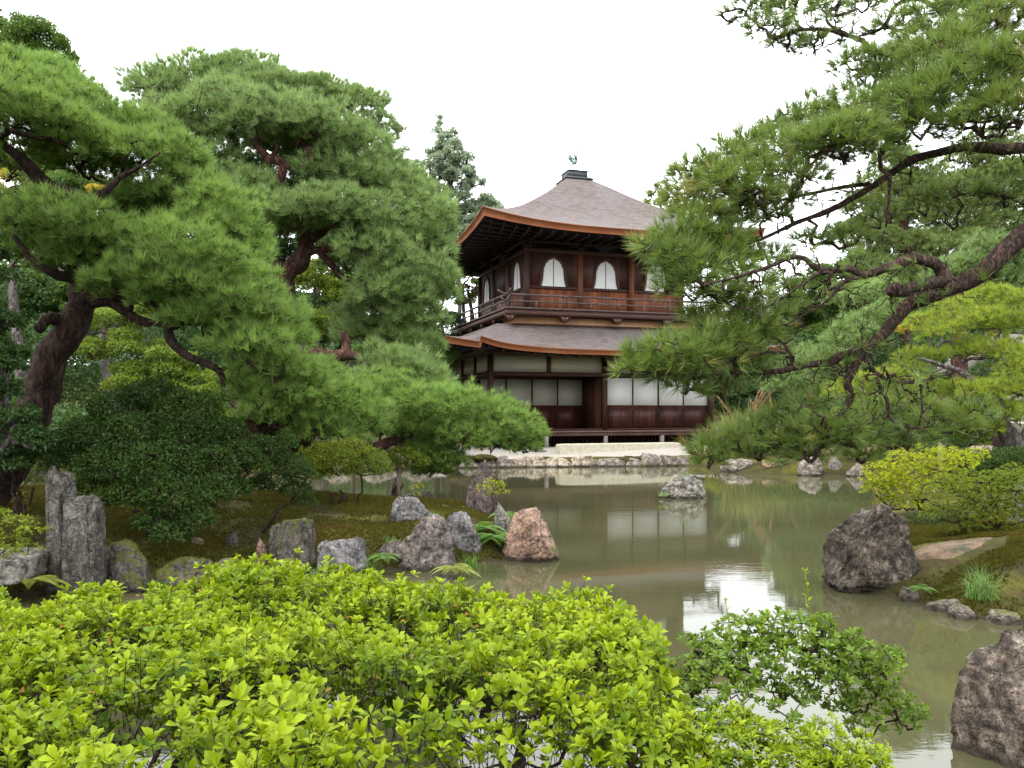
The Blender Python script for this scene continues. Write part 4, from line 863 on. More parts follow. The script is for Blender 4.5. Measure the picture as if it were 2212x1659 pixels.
def shrub(name, label, base, blobs, seed, mt, L=.03, group=None, dens=1.0, stem_r=.012, stems=5, layered=.5, cat='shrub', full=False, whorl=0, wratio=.45, twig=.0, gap=1.0, bark='stem', shell=.6, lean=(0, 0), zmin=-.35, roots=None):
    """blobs in world coordinates (x, y, z, rx, ry, rz)"""
    r = np.random.default_rng(seed); t = thing(name, label, cat, base, 0, group); gt = G(); gl = G(); B = A_(base)
    cs = [(A_(b[:3]), A_(b[3:])) for b in blobs]; tips = []
    for c, R in cs:
        area = 4 * math.pi * (R[0] * R[1]) * .6
        if whorl:
            n = int(dens * area / (L * L * 2.4)) + 4; d = sph(r, n, zmin); rad = r.random(n) ** .4 * (1 - shell) + shell
            P = c + d * rad[:, None] * R * (1 + .18 * fbm(d * 2.5 + c * 2, 3, 3))[:, None]; ax = nrm(d * .55 + A_([0, 0, .8]) + r.normal(size=d.shape) * .3)
            rosette(gl, P, ax, whorl, L, L * wratio, r, full=full, tone=np.clip(.5 + r.normal(size=n) * .22, 0, 1)); tips.append((c, R, P))
        else:
            n = int(dens * area / (L * L * .45)) + 10; P = blob_leaves(gl, c, R, n, L, L * wratio, r, tone=np.clip(.5 + r.normal() * .12, .1, .9), zmin=zmin, shell=shell); tips.append((c, R, P))
    cen = [c - A_([0, 0, R[2] * .4]) for c, R in cs]
    rt = roots if roots is not None else [B + A_([r.normal() * stem_r * 2, r.normal() * stem_r * 2, 0]) for _ in range(stems)]
    rts = []
    top = np.mean([c for c, R in cs], 0)
    for q in rt:
        e = q + (top - q) * .45 + r.normal(size=3) * .12 * np.linalg.norm(top - q) * A_([1, 1, .2]); P = wig(A_(q), e, 6, .06, r); gt.tube(P, np.linspace(stem_r, stem_r * .7, 6), 7, .15, seed, cap=False); rts += list(P[2:])
    for Q, a, e in grow(rts, cen, r, r0=stem_r * .38, kexp=.35, amp=.09, minr=stem_r * .22): gt.tube(Q, np.linspace(a, e, len(Q)), 5, 0, 0, cap=False)
    for c, R, P in tips:
        m = max(4, int(len(P) * (twig or .06))); m = min(m, 90); idx = r.permutation(len(P))[:m]
        for Q, a, e in grow([c - A_([0, 0, R[2] * .4])], P[idx], r, r0=stem_r * .16, kexp=.3, amp=.08, minr=stem_r * .09): gt.tube(Q[::2], np.linspace(a, e, 3), 3, 0, 0, cap=False)
    obj(gt, 'stems', M[bark], t, off=base); obj(gl, 'leaves', M[mt], t, off=base); return t
def rosette(g, P, ax, k, L, w, r, full=True, tone=None, open_=.9):
    n = len(P); tone = np.full(n, .5) if tone is None else tone
    u = perp(ax, r); v = np.cross(ax, u); ph = r.random(n) * 6.28
    for j in range(k):
        a = ph + j * 6.2832 / k * 1.0 + r.normal(size=n) * .25; rad = u * np.cos(a)[:, None] + v * np.sin(a)[:, None]
        op = (open_ + r.normal(size=n) * .28)[:, None]; D = nrm(rad * np.sin(op) + ax * np.cos(op)); U = nrm(ax * np.sin(op) - rad * np.cos(op))
        leaves(g, P + D * np.reshape(L, (-1, 1)) * .08, D, U, L * r.uniform(.65, 1.15, n), w * r.uniform(.8, 1.1, n), np.clip(tone + r.normal(size=n) * .12, 0, 1), full=full, fold=.22)
def fern(name, label, pos, seed, n=9, L=.32, mt='fern', group=None, az=None, W_=.28, lift=.75):
    r = np.random.default_rng(seed); g = G(); pos = A_(pos)
    t = thing(name, label, 'fern', tuple(pos), 0, group)
    for i in range(n):
        a = (i / n * 6.28 + r.normal() * .25) if az is None else az[0] + (az[1] - az[0]) * i / max(1, n - 1) + r.normal() * .1
        Lf = L * r.uniform(.75, 1.15); m = 16; s = np.linspace(0, 1, m); el = lift * r.uniform(.7, 1.2)
        h = A_([math.cos(a), math.sin(a), 0]); P = h * (s * math.cos(el) * Lf + .15 * Lf * s ** 2)[:, None] + A_([0, 0, 1]) * (s * math.sin(el) - .75 * s ** 2.2)[:, None] * Lf
        g = G(); g.tube(P, np.linspace(.0022, .0008, m), 4, 0, 0, cap=False)
        tg = nrm(np.gradient(P, axis=0)); sd_ = nrm(np.cross(tg, [0, 0, 1])); 
        for q in np.linspace(.14, .99, 20):
            k_ = q * (m - 1); i0 = int(k_); p = P[i0] + (P[min(i0 + 1, m - 1)] - P[i0]) * (k_ - i0); ln = Lf * W_ * math.sin(math.pi * min(1, (q * .88 + .12)) ** .8) + .004
            for sg in (-1, 1):
                D = nrm((sd_[i0] * sg + tg[i0] * .45 + A_([0, 0, -.12]))[None]); U = A_([[0, 0, 1.0]])
                leaves(g, p[None], D, U, A_([ln]), A_([Lf * .055]), A_([.5 + r.normal() * .2]), fold=.1)
        obj(g, 'frond', M[mt], t)
    return t
def grass(name, label, pos, seed, n, L, w, mt='grass', spread=.1, lean=.8, group=None, cat='grass', plumes=0):
    r = np.random.default_rng(seed); g = G(); m = 7; s = np.linspace(0, 1, m)
    a = r.uniform(0, 6.28, n); ln = L * r.uniform(.55, 1.1, n); o = r.normal(size=(n, 2)) * spread; k = lean * r.uniform(.3, 1.2, n)
    h = np.stack([np.cos(a), np.sin(a)], -1); x = s[None] ** 1.9 * (k * ln)[:, None] * .75; z = (s[None] - .55 * (k[:, None] * s[None]) ** 2.2) * ln[:, None]
    P = np.stack([o[:, :1] + h[:, :1] * x, o[:, 1:] + h[:, 1:] * x, z], -1); sd_ = np.stack([-h[:, 1], h[:, 0], 0 * a], -1)[:, None] * (w / 2 * (1 - s ** 2 * .95))[None, :, None]
    V = np.concatenate([P - sd_, P + sd_], 1); i = np.arange(n)[:, None, None] * 2 * m; j = np.arange(m - 1)[None, :, None]
    q = (i + j + A_([0, m, m + 1, 1])[None, None]).reshape(-1, 4); g.add(V.reshape(-1, 3), q=q, r=np.repeat(r.random(n), 2 * m))
    if not plumes:
        o_ = obj(g, name, M[mt]); o_.location = pos; return tag(o_, label, cat, group)
    t = thing(name, label, cat, tuple(pos), 0, group); obj(g, 'blades', M[mt], t)
    for i in range(plumes):
        a = r.uniform(0, 6.28); Lp = L * r.uniform(.95, 1.25); P = A_([[math.cos(a) * k_ ** 2 * .45 * Lp, math.sin(a) * k_ ** 2 * .3 * Lp, k_ * Lp] for k_ in np.linspace(0, 1, 8)]) 
        g = G(); g.tube(P, .004, 4, cap=False); e = P[-3:]; 
        for q in np.linspace(0, 1, 40):
            p = e[0] + (e[-1] - e[0]) * q; D = nrm((e[-1] - e[0]) + r.normal(size=3) * .12)
            leaves(g, p[None], D[None], A_([[0, 0, 1.]]), A_([.16]), A_([.012]), A_([.5 + r.normal() * .2]))
        obj(g, 'plume', M['plume'], t)
    return t

# ------------------------------------------------------------------ pines
def P_(s, Y):   # "x y R" triples, Y may shift with a 4th number
    out = []
    for q in s.split(','):
        v = [float(k) for k in q.split()]; out.append((v[0], v[1], v[2], Y + (v[3] if len(v) > 3 else 0)))
    return out
def Lm(s, Y):
    out = []
    for q in s.split(','):
        v = [float(k) for k in q.split()]; out.append((v[0], v[1], Y + (v[3] if len(v) > 3 else 0), v[2]))
    return out
# the leaning pine at the left
YA = 9.3; ba = (W(-20, 1080, YA)[0], YA, .35)
pine('leaning_pine', 'leaning red pine with a thick bent trunk and tiered needle pads filling the upper left', ba,
 [Lm('-30 1120 44, 12 1010 40, 62 900 36, 105 800 34, 148 720 31, 182 655 29 .1, 170 560 23 .3, 138 470 20 .3, 112 410 18 .3, 66 364 13 .2, 33 330 10 .1, -10 300 7', YA),
  Lm('150 712 15 .1, 122 690 13 -.1, 98 694 12 -.3, 82 712 11 -.4', YA),
  Lm('175 650 18 .1, 240 652 12 0, 300 690 11 -.1, 358 694 10 -.2, 372 735 10 -.3, 405 768 9 -.3, 470 796 8 -.3, 487 830 5 -.3', YA),
  Lm('125 405 12 .3, 165 420 10, 195 432 9, 228 412 8, 262 380 6, 300 362 4, 345 330 2', YA),
  Lm('172 600 14 .2, 120 590 10 -.2, 70 560 7 -.3, 30 510 5 -.3', YA),
  Lm('170 590 12 .2, 230 585 8 -.2, 290 587 7 -.3, 360 570 4', YA),
  Lm('110 400 10 .2, 60 405 8, 20 410 7, -10 440 6', YA)],
 P_('10 165 72 .8,85 165 52 1.2,65 215 80 .3,150 215 58 1.2,15 250 85 -.2,105 270 78 0,190 245 62 1.2,180 310 78 .3,265 280 62 1.2,325 300 55 1.2,275 345 76 .4,365 335 58 .8,45 335 66 .5,395 350 40 .8,'
    '225 375 55 1,330 440 66 .8,405 420 72 .8,468 452 66 .5,500 500 52 .5,430 500 66 .2,350 490 58 1,'
    '35 470 76 0,118 490 84 -.3,208 515 86 -.3,290 535 78 0,370 540 80 -.3,440 565 74 -.5,60 548 66 .5,165 575 64 0,300 608 76 -.5,385 625 80 -.6,468 628 62 -.4,530 612 56 0,'
    '500 668 74 -.5,568 690 68 0,440 700 66 -.5,612 740 52 .2,535 755 72 -.5,592 800 66 -.2,655 830 40 .2,560 858 66 0,340 655 50 -.5,250 620 50 -.4, 520 560 50 .4, 250 450 50 .9', YA),
 101, bark='bark_brown', L=.135, w=.0085, k=22, sp=.082, twig=.30, dens2=.35, spread=.40, back=.8, rs=1.22, up=.7, flat=.55)
# the long low limb reaching to the right over the pond
YC = 12.2; bc = (W(552, 990, 10.8)[0], 10.8, .35)
pine('low_spreading_pine', 'low pine whose long horizontal limb reaches right over the pond in front of the veranda', bc,
 [Lm('556 1005 22 -1.4, 552 960 20 -1.4, 545 915 17 -1.4, 535 890 14 -1.4', YC),
  Lm('540 900 16 -1.4, 566 930 15 -1.3, 610 952 14 -1.0, 660 965 13 -.6, 730 968 13 0, 800 966 12 .4, 850 950 11 .7, 920 948 10 1, 965 942 10 1.2, 985 930 9 1.3, 978 915 5 1.3', YC),
  Lm('968 932 6 1.2, 1000 925 5 1.2, 1050 928 4 1.2', YC), Lm('850 950 5 .7, 880 972 4 .8, 915 990 3 .8', YC),
  Lm('540 900 9 -1.4, 500 870 6 -1.2, 480 820 5 -1', YC)],
 P_('600 900 66 -1.4,640 860 76 -1.2,715 885 76 -.9,776 925 50 -.6,680 935 62 -1.2,735 945 46 -1,550 905 40 -1.3,660 820 56 -.8,'
    '835 870 70 1,900 880 76 .8,960 890 72 1,1035 912 62 1,1088 925 62 1,1122 945 42 1,1000 945 62 .8,1060 962 46 .9,880 930 56 .8,940 930 60 .9,1010 898 50 1.3,1130 968 28 1,'
    '940 980 42 .8,975 1005 38 .8,930 1015 34 .8,900 985 30 .8,820 935 40 .6', YC),
 102, backdy=-.15, L=.14, w=.0105, k=22, sp=.092, twig=.28, dens2=.4, spread=.42, back=1, rs=1.16, flat=.62)
# the big pine in the middle left
YB = 16.5; bb = (W(640, 1010, YB)[0], YB, .35)
pine('great_red_pine', 'large red pine with a forked reddish trunk and billowing rounded crown left of the pavilion', bb,
 [Lm('640 1010 34, 650 900 30, 640 800 27, 622 700 26, 602 606 26, 575 565 20, 545 535 17, 553 500 15, 580 440 13, 600 400 11', YB),
  Lm('604 605 20, 622 575 19, 645 550 18, 660 515 15, 690 495 13, 740 450 9, 780 400 7', YB),
  Lm('648 553 11, 681 540 9, 731 536 8, 764 520 6, 820 510 4', YB),
  Lm('690 544 7, 718 573 7, 734 596 7, 767 612 7, 775 640 6, 785 655 5, 810 668 4, 850 690 3', YB),
  Lm('600 400 8, 610 350 10, 582 341 10, 560 318 8, 556 300 6', YB - .3), Lm('612 352 9, 648 358 10, 672 345 9, 665 315 6', YB - .3), Lm('582 341 7, 600 322 6, 598 305 4', YB - .3),
  Lm('600 420 6, 650 415 5, 690 407 5, 731 400 4', YB), Lm('545 535 8, 515 530 7, 500 550 6, 520 575 5', YB - .5),
  Lm('622 700 14 .4, 640 755 13, 700 768 12, 745 768 13, 780 772 9, 800 800 7', YB - 1.6), Lm('752 765 12, 748 735 9, 742 716 7', YB - 1.6), Lm('754 772 4, 748 790 4, 756 812 3', YB - 1.6)],
 P_('350 205 56 .8,420 180 66 1.2,500 175 62 1.4,570 195 66 1,640 215 66 1,705 215 56 1.2,780 235 52 1.2,812 285 46 1.2,332 265 56 .8,400 270 76 0,478 250 76 0,560 268 78 -.6,640 280 78 -.6,720 295 76 0,782 335 66 .3,'
    '450 340 66 0,520 380 60 1.2,600 325 80 2,690 350 70 1.6,475 410 66 -.3,545 432 70 -.6,640 420 60 .6,722 385 72 0,795 400 76 0,842 390 56 1,872 440 66 .3,918 470 58 .2,565 480 54 -.6,640 465 64 -1,718 460 74 -1,800 480 76 -.7,868 508 76 0,908 530 54 .2,922 582 42 .2,'
    '822 548 76 -.8,885 590 70 -.6,925 640 50 0,752 565 56 1,850 640 76 -.8,900 690 60 -.6,800 692 60 .2,872 735 54 -.4,780 725 44 0,908 742 36 -.6,'
    '850 800 60 -2,790 840 40 -2,900 820 50 -2,940 855 40 -2', YB),
 103, mt='needle_far', L=.19, w=.0135, k=20, sp=.118, twig=.45, dens2=.3, spread=.42, back=1.1, rs=1.2, up=.7, flat=.62)
# the near pine at the right; its trunk stands outside the frame
YD = 6.3; bd_ = (4.75, YD, .3)
pine('overhanging_pine', 'near pine with rugged dark limbs sweeping down from the right edge of the picture', bd_,
 [Lm('2480 1110 51.0, 2475 900 47.6, 2460 650 44.2, 2440 450 40.8, 2430 250 34.0, 2420 50 28.9, 2400 -150 20.4', YD),
  Lm('2440 380 25.5, 2340 430 23.8, 2250 480 22.1, 2166 540 21.25, 2110 583 19.55, 2053 615 17.85, 2005 636 17.0, 1964 656 15.3, 1932 692 14.45, 1903 728 13.6, 1863 757 11.9, 1822 768 9.35, 1790 787 8.5, 1741 793 6.8, 1681 804 5.1, 1620 806 4.25, 1560 808 3.4, 1499 816 2.12', YD),
  Lm('2050 612 15.3, 2030 575 12.75, 2005 564 11.9, 1972 560 11.05, 1924 578 9.35, 1871 597 7.65, 1839 582 7.65, 1790 585 6.8, 1758 572 5.95, 1737 556 5.1, 1705 556 5.1, 1652 578 4.25, 1580 600 2.98, 1520 615 1.7', YD - .3),
  Lm('2040 612 14.45, 2010 616 13.6, 1984 625 13.6, 1955 634 13.6, 1938 630 16.15, 1930 640 10.2', YD - .35),
  Lm('1868 760 9.35, 1845 795 9.35, 1828 830 8.5, 1836 862 7.65, 1820 893 5.95, 1783 913 3.4, 1740 935 2.12', YD - .1),
  Lm('1871 597 5.1, 1822 613 5.1, 1798 641 3.4, 1762 666 2.12, 1700 700 1.7', YD - .3), Lm('1774 587 4.25, 1733 613 3.82, 1689 645 2.98, 1640 668 1.7', YD - .4),
  Lm('2440 250 20.4, 2300 300 15.3, 2200 318 11.9, 2090 315 10.2, 2010 331 9.35, 1960 350 8.5, 1911 384 7.65, 1845 426 6.8, 1779 461 5.95, 1712 484 5.1, 1646 517 3.4, 1580 540 2.55, 1500 548 1.7', YD + .5),
  Lm('1880 395 5.1, 1812 404 4.25, 1712 427 3.4, 1646 444 2.55, 1560 470 1.7', YD + .7),
  Lm('2420 0 17.0, 2250 -20 11.9, 2069 3 7.65, 2023 13 5.95, 1980 -2 4.25, 1935 10 4.25, 1905 60 3.4, 1850 80 2.55', YD + .9),
  Lm('2400 180 11.9, 2200 130 8.5, 2050 120 6.8, 1940 118 5.95, 1888 112 5.95, 1855 86 5.1, 1812 73 5.1, 1779 66 4.25, 1712 69 3.4, 1666 84 2.12', YD + .9), Lm('1830 76 4.25, 1795 58 3.4, 1785 38 2.55, 1812 5 1.7', YD + .9),
  Lm('1862 768 5.1, 1884 800 5.1, 1915 819 4.25, 1950 825 3.4, 1988 823 3.4, 2030 812 2.55, 2065 803 1.7', YD - .1), Lm('1891 815 4.25, 1915 864 4.25, 1923 904 3.82, 1964 924 2.98, 2010 922 1.7', YD - .1), Lm('1988 827 2.55, 1992 876 2.12, 1986 920 1.7', YD - .1),
  Lm('1709 791 4.25, 1706 759 4.25, 1677 731 2.55', YD - .1), Lm('1700 762 3.4, 1660 760 2.55, 1612 776 1.7', YD - .1), Lm('1921 400 3.4, 1917 469 2.55, 1905 520 1.7', YD + .2),
  Lm('2300 500 8.5 .5, 2200 430 5.95, 2100 400 4.25, 2000 420 2.55', YD + .8)],
 P_('2180 60 86 .3,2100 95 76 .6,2030 130 72 .3,1965 150 70 .8,2195 150 86 -.2,2110 185 86 0,1895 190 60 .8,2040 220 86 0,1960 238 76 .2,1880 250 72 .5,1805 262 64 .6,1745 262 52 .8,1695 285 52 .8,2200 245 86 -.3,2125 272 76 -.2,'
    '1825 325 76 .2,1745 335 72 .3,1665 325 64 .5,1600 330 52 .6,1562 365 62 .5,1505 385 52 .6,1645 385 62 .2,1722 392 56 .3,1530 430 58 .5,1600 425 56 .3,1480 430 44 .6,1900 320 56 .2,1990 280 60 0,1700 440 40 .5,'
    '1425 540 44 .2,1475 515 56 .2,1540 505 52 .3,1450 590 36 .1,1500 575 52 0,1558 560 50 .2,1498 635 42 0,1552 640 34 0,1440 625 24 .1,'
    '1400 790 44 -.1,1450 765 54 -.2,1510 755 54 -.1,1570 745 44 0,1440 815 42 -.2,1500 805 34 -.1,1618 725 46 .2,1365 800 26 -.1,1540 720 40 .1,'
    '1535 975 44 .2,1600 955 54 .2,1662 945 54 .2,1722 950 54 .1,1790 940 54 0,1850 948 54 .1,1912 958 44 .2,1962 950 54 .3,1530 1002 28 .2,1640 985 30 .2,1750 985 40 .1,1860 990 30 .1,'
    '1985 95 44 .6,1935 55 34 .8,2000 40 40 .7,1900 130 40 .6,1840 140 34 .7,1622 25 46 1,1660 66 42 1,1715 18 50 1.1,1700 95 34 1,1790 20 40 1.2,1760 100 30 1,1860 15 36 1.2,2150 10 70 .8,2060 30 60 .8,2200 20 60 .4,2080 150 70 .4,2180 180 70 0,1990 190 60 .3,1930 280 50 .3,1855 290 56 .1,1780 310 56 .1,1560 400 44 .2,1640 430 40 .1,'
    '1410 530 30 .2,1470 560 46 0,1520 610 46 -.1,1580 520 44 .2,1600 590 36 .1,1590 650 36 .1,1640 620 30 .1,1425 800 40 -.2,1480 780 50 -.2,1545 780 40 -.1,1590 760 40 0,1660 700 36 .2,1600 690 30 .2,1380 770 30 -.1,'
    '1510 470 50 .3,1570 470 50 .4,1640 470 46 .5,1540 545 50 .3,1600 560 46 .4,1660 560 40 .5,1540 690 36 .3,1580 660 40 .4,1640 680 36 .4,1700 640 36 .4,1500 690 26 .2,1640 740 40 .3,1590 800 40 .2,1650 810 34 .3,1560 850 34 .1,1480 840 34 0,1740 880 36 .2,1700 900 40 .2,1900 900 40 .3,1980 890 44 .4,2050 920 44 .4,2100 900 40 .4,1830 520 36 .6,1900 480 40 .7,2000 450 46 .7,2080 430 50 .7,2170 430 50 .6,1760 520 34 .6,2060 480 44 .8', YD),
 104, mt='needle_near', bark='bark_dark', L=.14, w=.0055, k=22, sp=.080, twig=.95, dens2=.35, rmin=.0036, spread=.36, lump=.13, up=.3, out=.8, rs=1.1, flat=.62, sprays=900, rcap=.016)

# ------------------------------------------------------------------ trees behind
def C_(s):
    out = []
    for q in s.split(','):
        v = [float(k) for k in q.split()]; out.append((v[0], v[1], v[2], v[3] if len(v) > 3 else 0))
    return out
BG = 'trees behind the garden'
broadleaf('maple_tree', 'lime green maple seen through the fork of the great red pine', 690, 23, 0, C_('680 600 60,750 640 66,700 700 76,610 690 66,650 760 66,560 740 60,740 560 46'), 201, 'leaf_lime', L=.085, group=BG)
broadleaf('broadleaf_tree', 'fresh green tree between the great red pine and the pavilion corner', 850, 25, 0, C_('800 770 66,870 720 66,930 770 56,860 830 56,760 840 66,700 820 66,930 830 40,820 890 60,900 880 50'), 202, 'leaf_green', L=.085, group=BG)
broadleaf('maple_tree', 'golden maple glowing behind the limbs of the leaning pine at the left edge', 20, 18, 0, C_('-10 400 56,50 390 46,95 425 36,20 440 50'), 203, 'leaf_gold', L=.075, group=BG, cat='tree')
broadleaf('maple_tree', 'small golden green maple peeping out just right of the leaning pine fork', 240, 19, 0, C_('235 440 42,262 470 36,210 420 30'), 204, 'leaf_gold', L=.075, group=BG)
broadleaf('maple_tree', 'light green maple under the tiered pads of the leaning pine', 300, 15, 0, C_('250 690 60,310 740 64,370 790 66,200 760 56,290 820 76,400 850 70,470 840 60,180 700 50,330 680 50,450 900 60'), 205, 'leaf_lime', L=.07, group=BG, trunk_r=.10)
broadleaf('broadleaf_tree', 'deep green shady maple at the left edge, half in front of the leaning trunk, with an unseen crown added for shade', 20, 8.0, 0, C_('-5 600 56 -.2,15 690 50,-5 770 56,15 850 52,25 930 50,-10 990 60,75 945 42,-30 520 50,10 545 36,-60 700 90,10 800 56,-20 560 50 .3,-10 880 70,40 900 50,-80 820 90,70 950 50,-30 980 70,-120 560 110,-160 400 130 -.3,-200 650 130 -.6,-230 250 130,-260 500 140 -1,-300 350 140 -1.2,-140 760 100 -.8,-100 250 90 1,-260 120 150 0,-350 200 160 -.5,-420 -150 260 -1.4,-170 -190 270 -1.3,90 -230 270 -1.4'), 207, 'leaf_deep', L=.05, group=BG, trunk_r=.13, trunk_vx=-330)  # clumps above and left of the frame are added to shade the bank
broadleaf('broadleaf_tree', 'tall dark green tree filling the gaps behind the leaning pine', 230, 29, 0, C_('60 370 80,170 420 86,290 430 80,400 450 76,60 500 90,200 540 96,340 560 90,460 560 80,100 640 96,250 660 90'), 208, 'leaf_green', L=.12, group=BG, trunk_r=.3)
broadleaf('broadleaf_tree', 'tall dark green tree filling the gaps behind the great red pine', 700, 31, 0, C_('520 480 80,620 480 80,720 520 90,820 560 90,600 580 90,760 640 96,880 650 80,500 620 80,660 700 96,820 740 90'), 209, 'leaf_deep', L=.12, group=BG, trunk_r=.3)
broadleaf('cypress_tree', 'dark bluish conifer rising above the leaning pine at the top left corner', 60, 38, 0, C_('8 58 38,45 46 26,84 78 44,124 108 38,152 132 28,40 110 64,105 150 56,158 152 22,60 180 76,10 150 66,30 75 30'), 210, 'leaf_green', L=.14, group=BG, layered=.7, trunk_r=.3)
ced = [(948, 255, 8), (950, 268, 9), (944, 282, 12), (962, 292, 12)]
_r = np.random.default_rng(5)
for lv in range(17):
    y = 300 + lv * 15; hw = 22 + lv * 8.5
    for k in range(5 + lv):
        x = 962 + lv * 1.6 + hw * _r.uniform(-1, 1); ced.append((x, y + _r.normal() * 9 + abs(x - 955) * .10, _r.uniform(11, 19)))
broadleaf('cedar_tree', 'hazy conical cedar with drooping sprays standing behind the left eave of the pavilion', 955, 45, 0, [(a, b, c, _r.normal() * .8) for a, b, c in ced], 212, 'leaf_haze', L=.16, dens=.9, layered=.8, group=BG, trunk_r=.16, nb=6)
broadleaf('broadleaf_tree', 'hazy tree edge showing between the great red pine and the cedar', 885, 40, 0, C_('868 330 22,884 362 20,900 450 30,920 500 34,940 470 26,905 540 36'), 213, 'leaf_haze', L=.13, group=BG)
broadleaf('maple_tree', 'yellow green maple beside the upper storey of the pavilion', 990, 36, 0, C_('985 598 24,1018 590 20,1030 612 18,975 630 26,1000 650 26,960 606 18,1030 640 18'), 214, 'leaf_lime', L=.11, group=BG)
broadleaf('maple_tree', 'small orange red maple spray against the left wall of the upper storey', 1012, 34, 0, C_('1008 622 14,1026 628 12,998 632 10'), 215, 'leaf_rust', L=.10, group=BG, dens=.7)
broadleaf('broadleaf_tree', 'dark leafy tree left of the pavilion balcony', 955, 33, 0, C_('950 680 34,985 690 30,930 720 36,965 740 36,920 770 36,900 700 36,960 560 26,985 560 20'), 216, 'leaf_deep', L=.10, group=BG)
broadleaf('broadleaf_tree', 'dark green bushy tree below the left eave of the lower roof', 945, 32, 0, C_('950 800 30,935 830 32,955 850 30,920 860 34,960 880 26'), 217, 'leaf_deep', L=.10, group=BG)
broadleaf('conifer_tree', 'yellowish conifer tip peeping over the right slope of the upper roof', 1425, 46, 0, C_('1418 402 11,1408 420 13,1432 418 14,1400 438 15,1425 440 18,1450 440 18,1465 460 26,1430 470 24'), 218, 'leaf_lime', L=.14, group=BG, layered=.6)
# right side
broadleaf('broadleaf_tree', 'pale green rounded tree right of the pavilion behind the pine limbs', 1750, 38, 0, C_('1800 590 50,1745 625 50,1855 565 56,1700 665 56,1645 710 50,1600 745 56,1565 785 46,1750 720 80,1850 670 80,1640 790 60,1760 800 80,1860 770 70'), 219, 'leaf_green', L=.13, group=BG, trunk_r=.3)
broadleaf('broadleaf_tree', 'bushy green tree right beside the right wall of the pavilion', 1580, 33, 0, C_('1560 830 36,1590 850 40,1640 850 46,1700 860 50,1560 880 36,1620 900 46,1680 910 50'), 220, 'leaf_deep', L=.10, group=BG)
def bgpine(label, vx, Y, limbs, pads, seed, mt='needle_bg', **k):
    x = (vx - 1106) / FV * Y; b = (x, Y, hz(x, Y) - .1)
    return pine('background_pine', label, b, limbs, pads, seed, mt=mt, L=.19, w=.022, k=20, sp=.15, twig=.12, dens2=.3, back=1, rs=1.15, group='background pines on the right', **k)
bgpine('slim pine with a pinkish trunk, left of the two rising behind the near pine limbs', 1955, 34, [Lm('1962 930 12, 1958 700 11, 1950 500 10, 1950 420 9, 1946 360 6', 34)], P_('1935 345 36,1975 362 42,1905 395 44,1960 410 52,2010 395 44,1880 440 44,1930 470 56,2000 460 56,1870 510 52,1950 540 66,2030 530 60,1900 590 66,1990 610 66,1860 640 60', 34), 301)
bgpine('tall pine with a pale trunk, right of the two rising behind the near pine limbs', 2140, 36, [Lm('2150 930 12, 2146 700 11, 2140 500 10, 2139 400 9, 2135 330 6', 36)], P_('2130 300 36,2175 320 40,2090 345 40,2150 375 50,2205 370 44,2080 410 50,2200 450 60,2120 440 56,2060 470 56,2150 510 70,2230 520 60', 36), 302)
bgpine('mid green pine with a forked trunk at the upper right, behind the big dark limb', 2060, 20, [Lm('2080 960 18, 2072 800 16, 2066 700 15, 2060 650 14, 2040 620 10, 2000 610 7', 20), Lm('2062 655 10, 2090 630 8, 2130 625 6', 20)], P_('2150 545 56,2200 560 60,2110 575 56,2160 610 60,2060 590 46,2210 640 56,2010 640 40 1,2130 655 56,2180 680 50,1960 690 50 1,1900 700 60 1,1840 740 56 1,1780 790 56 1,1720 830 50 1,1900 640 50 2', 20), 303, mt='needle_far')
broadleaf('maple_tree', 'yellow tinged maple spray below the big dark limb, right of its bend', 2000, 18.5, 0, C_('1990 700 28,2022 690 26,2050 702 20,1960 715 24'), 221, 'leaf_gold', L=.07, group=BG, dens=.7, trunk_r=.06)
xg = W(2235, 1000, 14); 
pine('golden_pine', 'bright yellow green pine with a pale leaning trunk at the right edge', (xg[0], 14, hz(xg[0], 14)), 
 [Lm('2235 1030 26, 2215 985 23, 2190 955 20, 2165 920 17, 2140 890 14, 2125 878 8', 14), Lm('2200 965 13, 2240 900 12, 2230 860 10, 2160 835 8, 2120 835 7, 2080 805 6, 2040 790 5, 1990 775 3', 14), Lm('2120 878 8, 2190 868 5, 2225 872 4', 14)],
 P_('2040 722 50 .6,2100 700 56 .6,2165 700 56 .5,2215 710 50 .4,2080 765 56 .6,2150 755 60 .4,2210 780 56,1995 775 46 .8,1950 820 56 .9,2040 850 50 .5,2120 850 46 -.2,2190 842 50 -.4,2205 905 46 -.5,2020 905 50 .6,1900 830 50 1,1885 890 50 1.2,2000 700 40 1,2230 660 60 .8,2180 650 50 1,2060 670 40 1,2130 640 40 1.2,1970 860 50 .6,2100 850 50 .2,2160 890 40 -.3,2230 800 60 -.3,1960 880 50 1,2080 900 46 .6,2120 925 40 -.2,1830 850 50 1.5,1830 910 50 1.5', 14), 304,
 mt='needle_gold', bark='bark_grey', L=.13, w=.010, k=18, sp=.095, twig=.3, dens2=.3)
xx = W(2172, 985, 17); g = G(); PP = A_([W(2176, 1000, 17), W(2168, 950, 17), W(2160, 915, 17), W(2150, 860, 17)]); t = thing('dark_pine', 'short thick dark trunk with a small crown behind the pale leaning trunk', 'pine tree', tuple(PP[0]))
g.tube(cat_rom(PP, 4), np.linspace(.22, .14, 13), 12, .2, 3); obj(g, 'trunk', M['bark_dark'], t, off=tuple(PP[0]), smooth=True)
g = G(); r = np.random.default_rng(8)
for k in range(5): d = sph(r, 200, 0); c = PP[-1] + r.normal(size=3) * .5; needles(g, c + d * .5, nrm(d + A_([0, 0, .5])), 12, .15, .015, r)
obj(g, 'needles', M['needle_dark'], t, off=tuple(PP[0]))
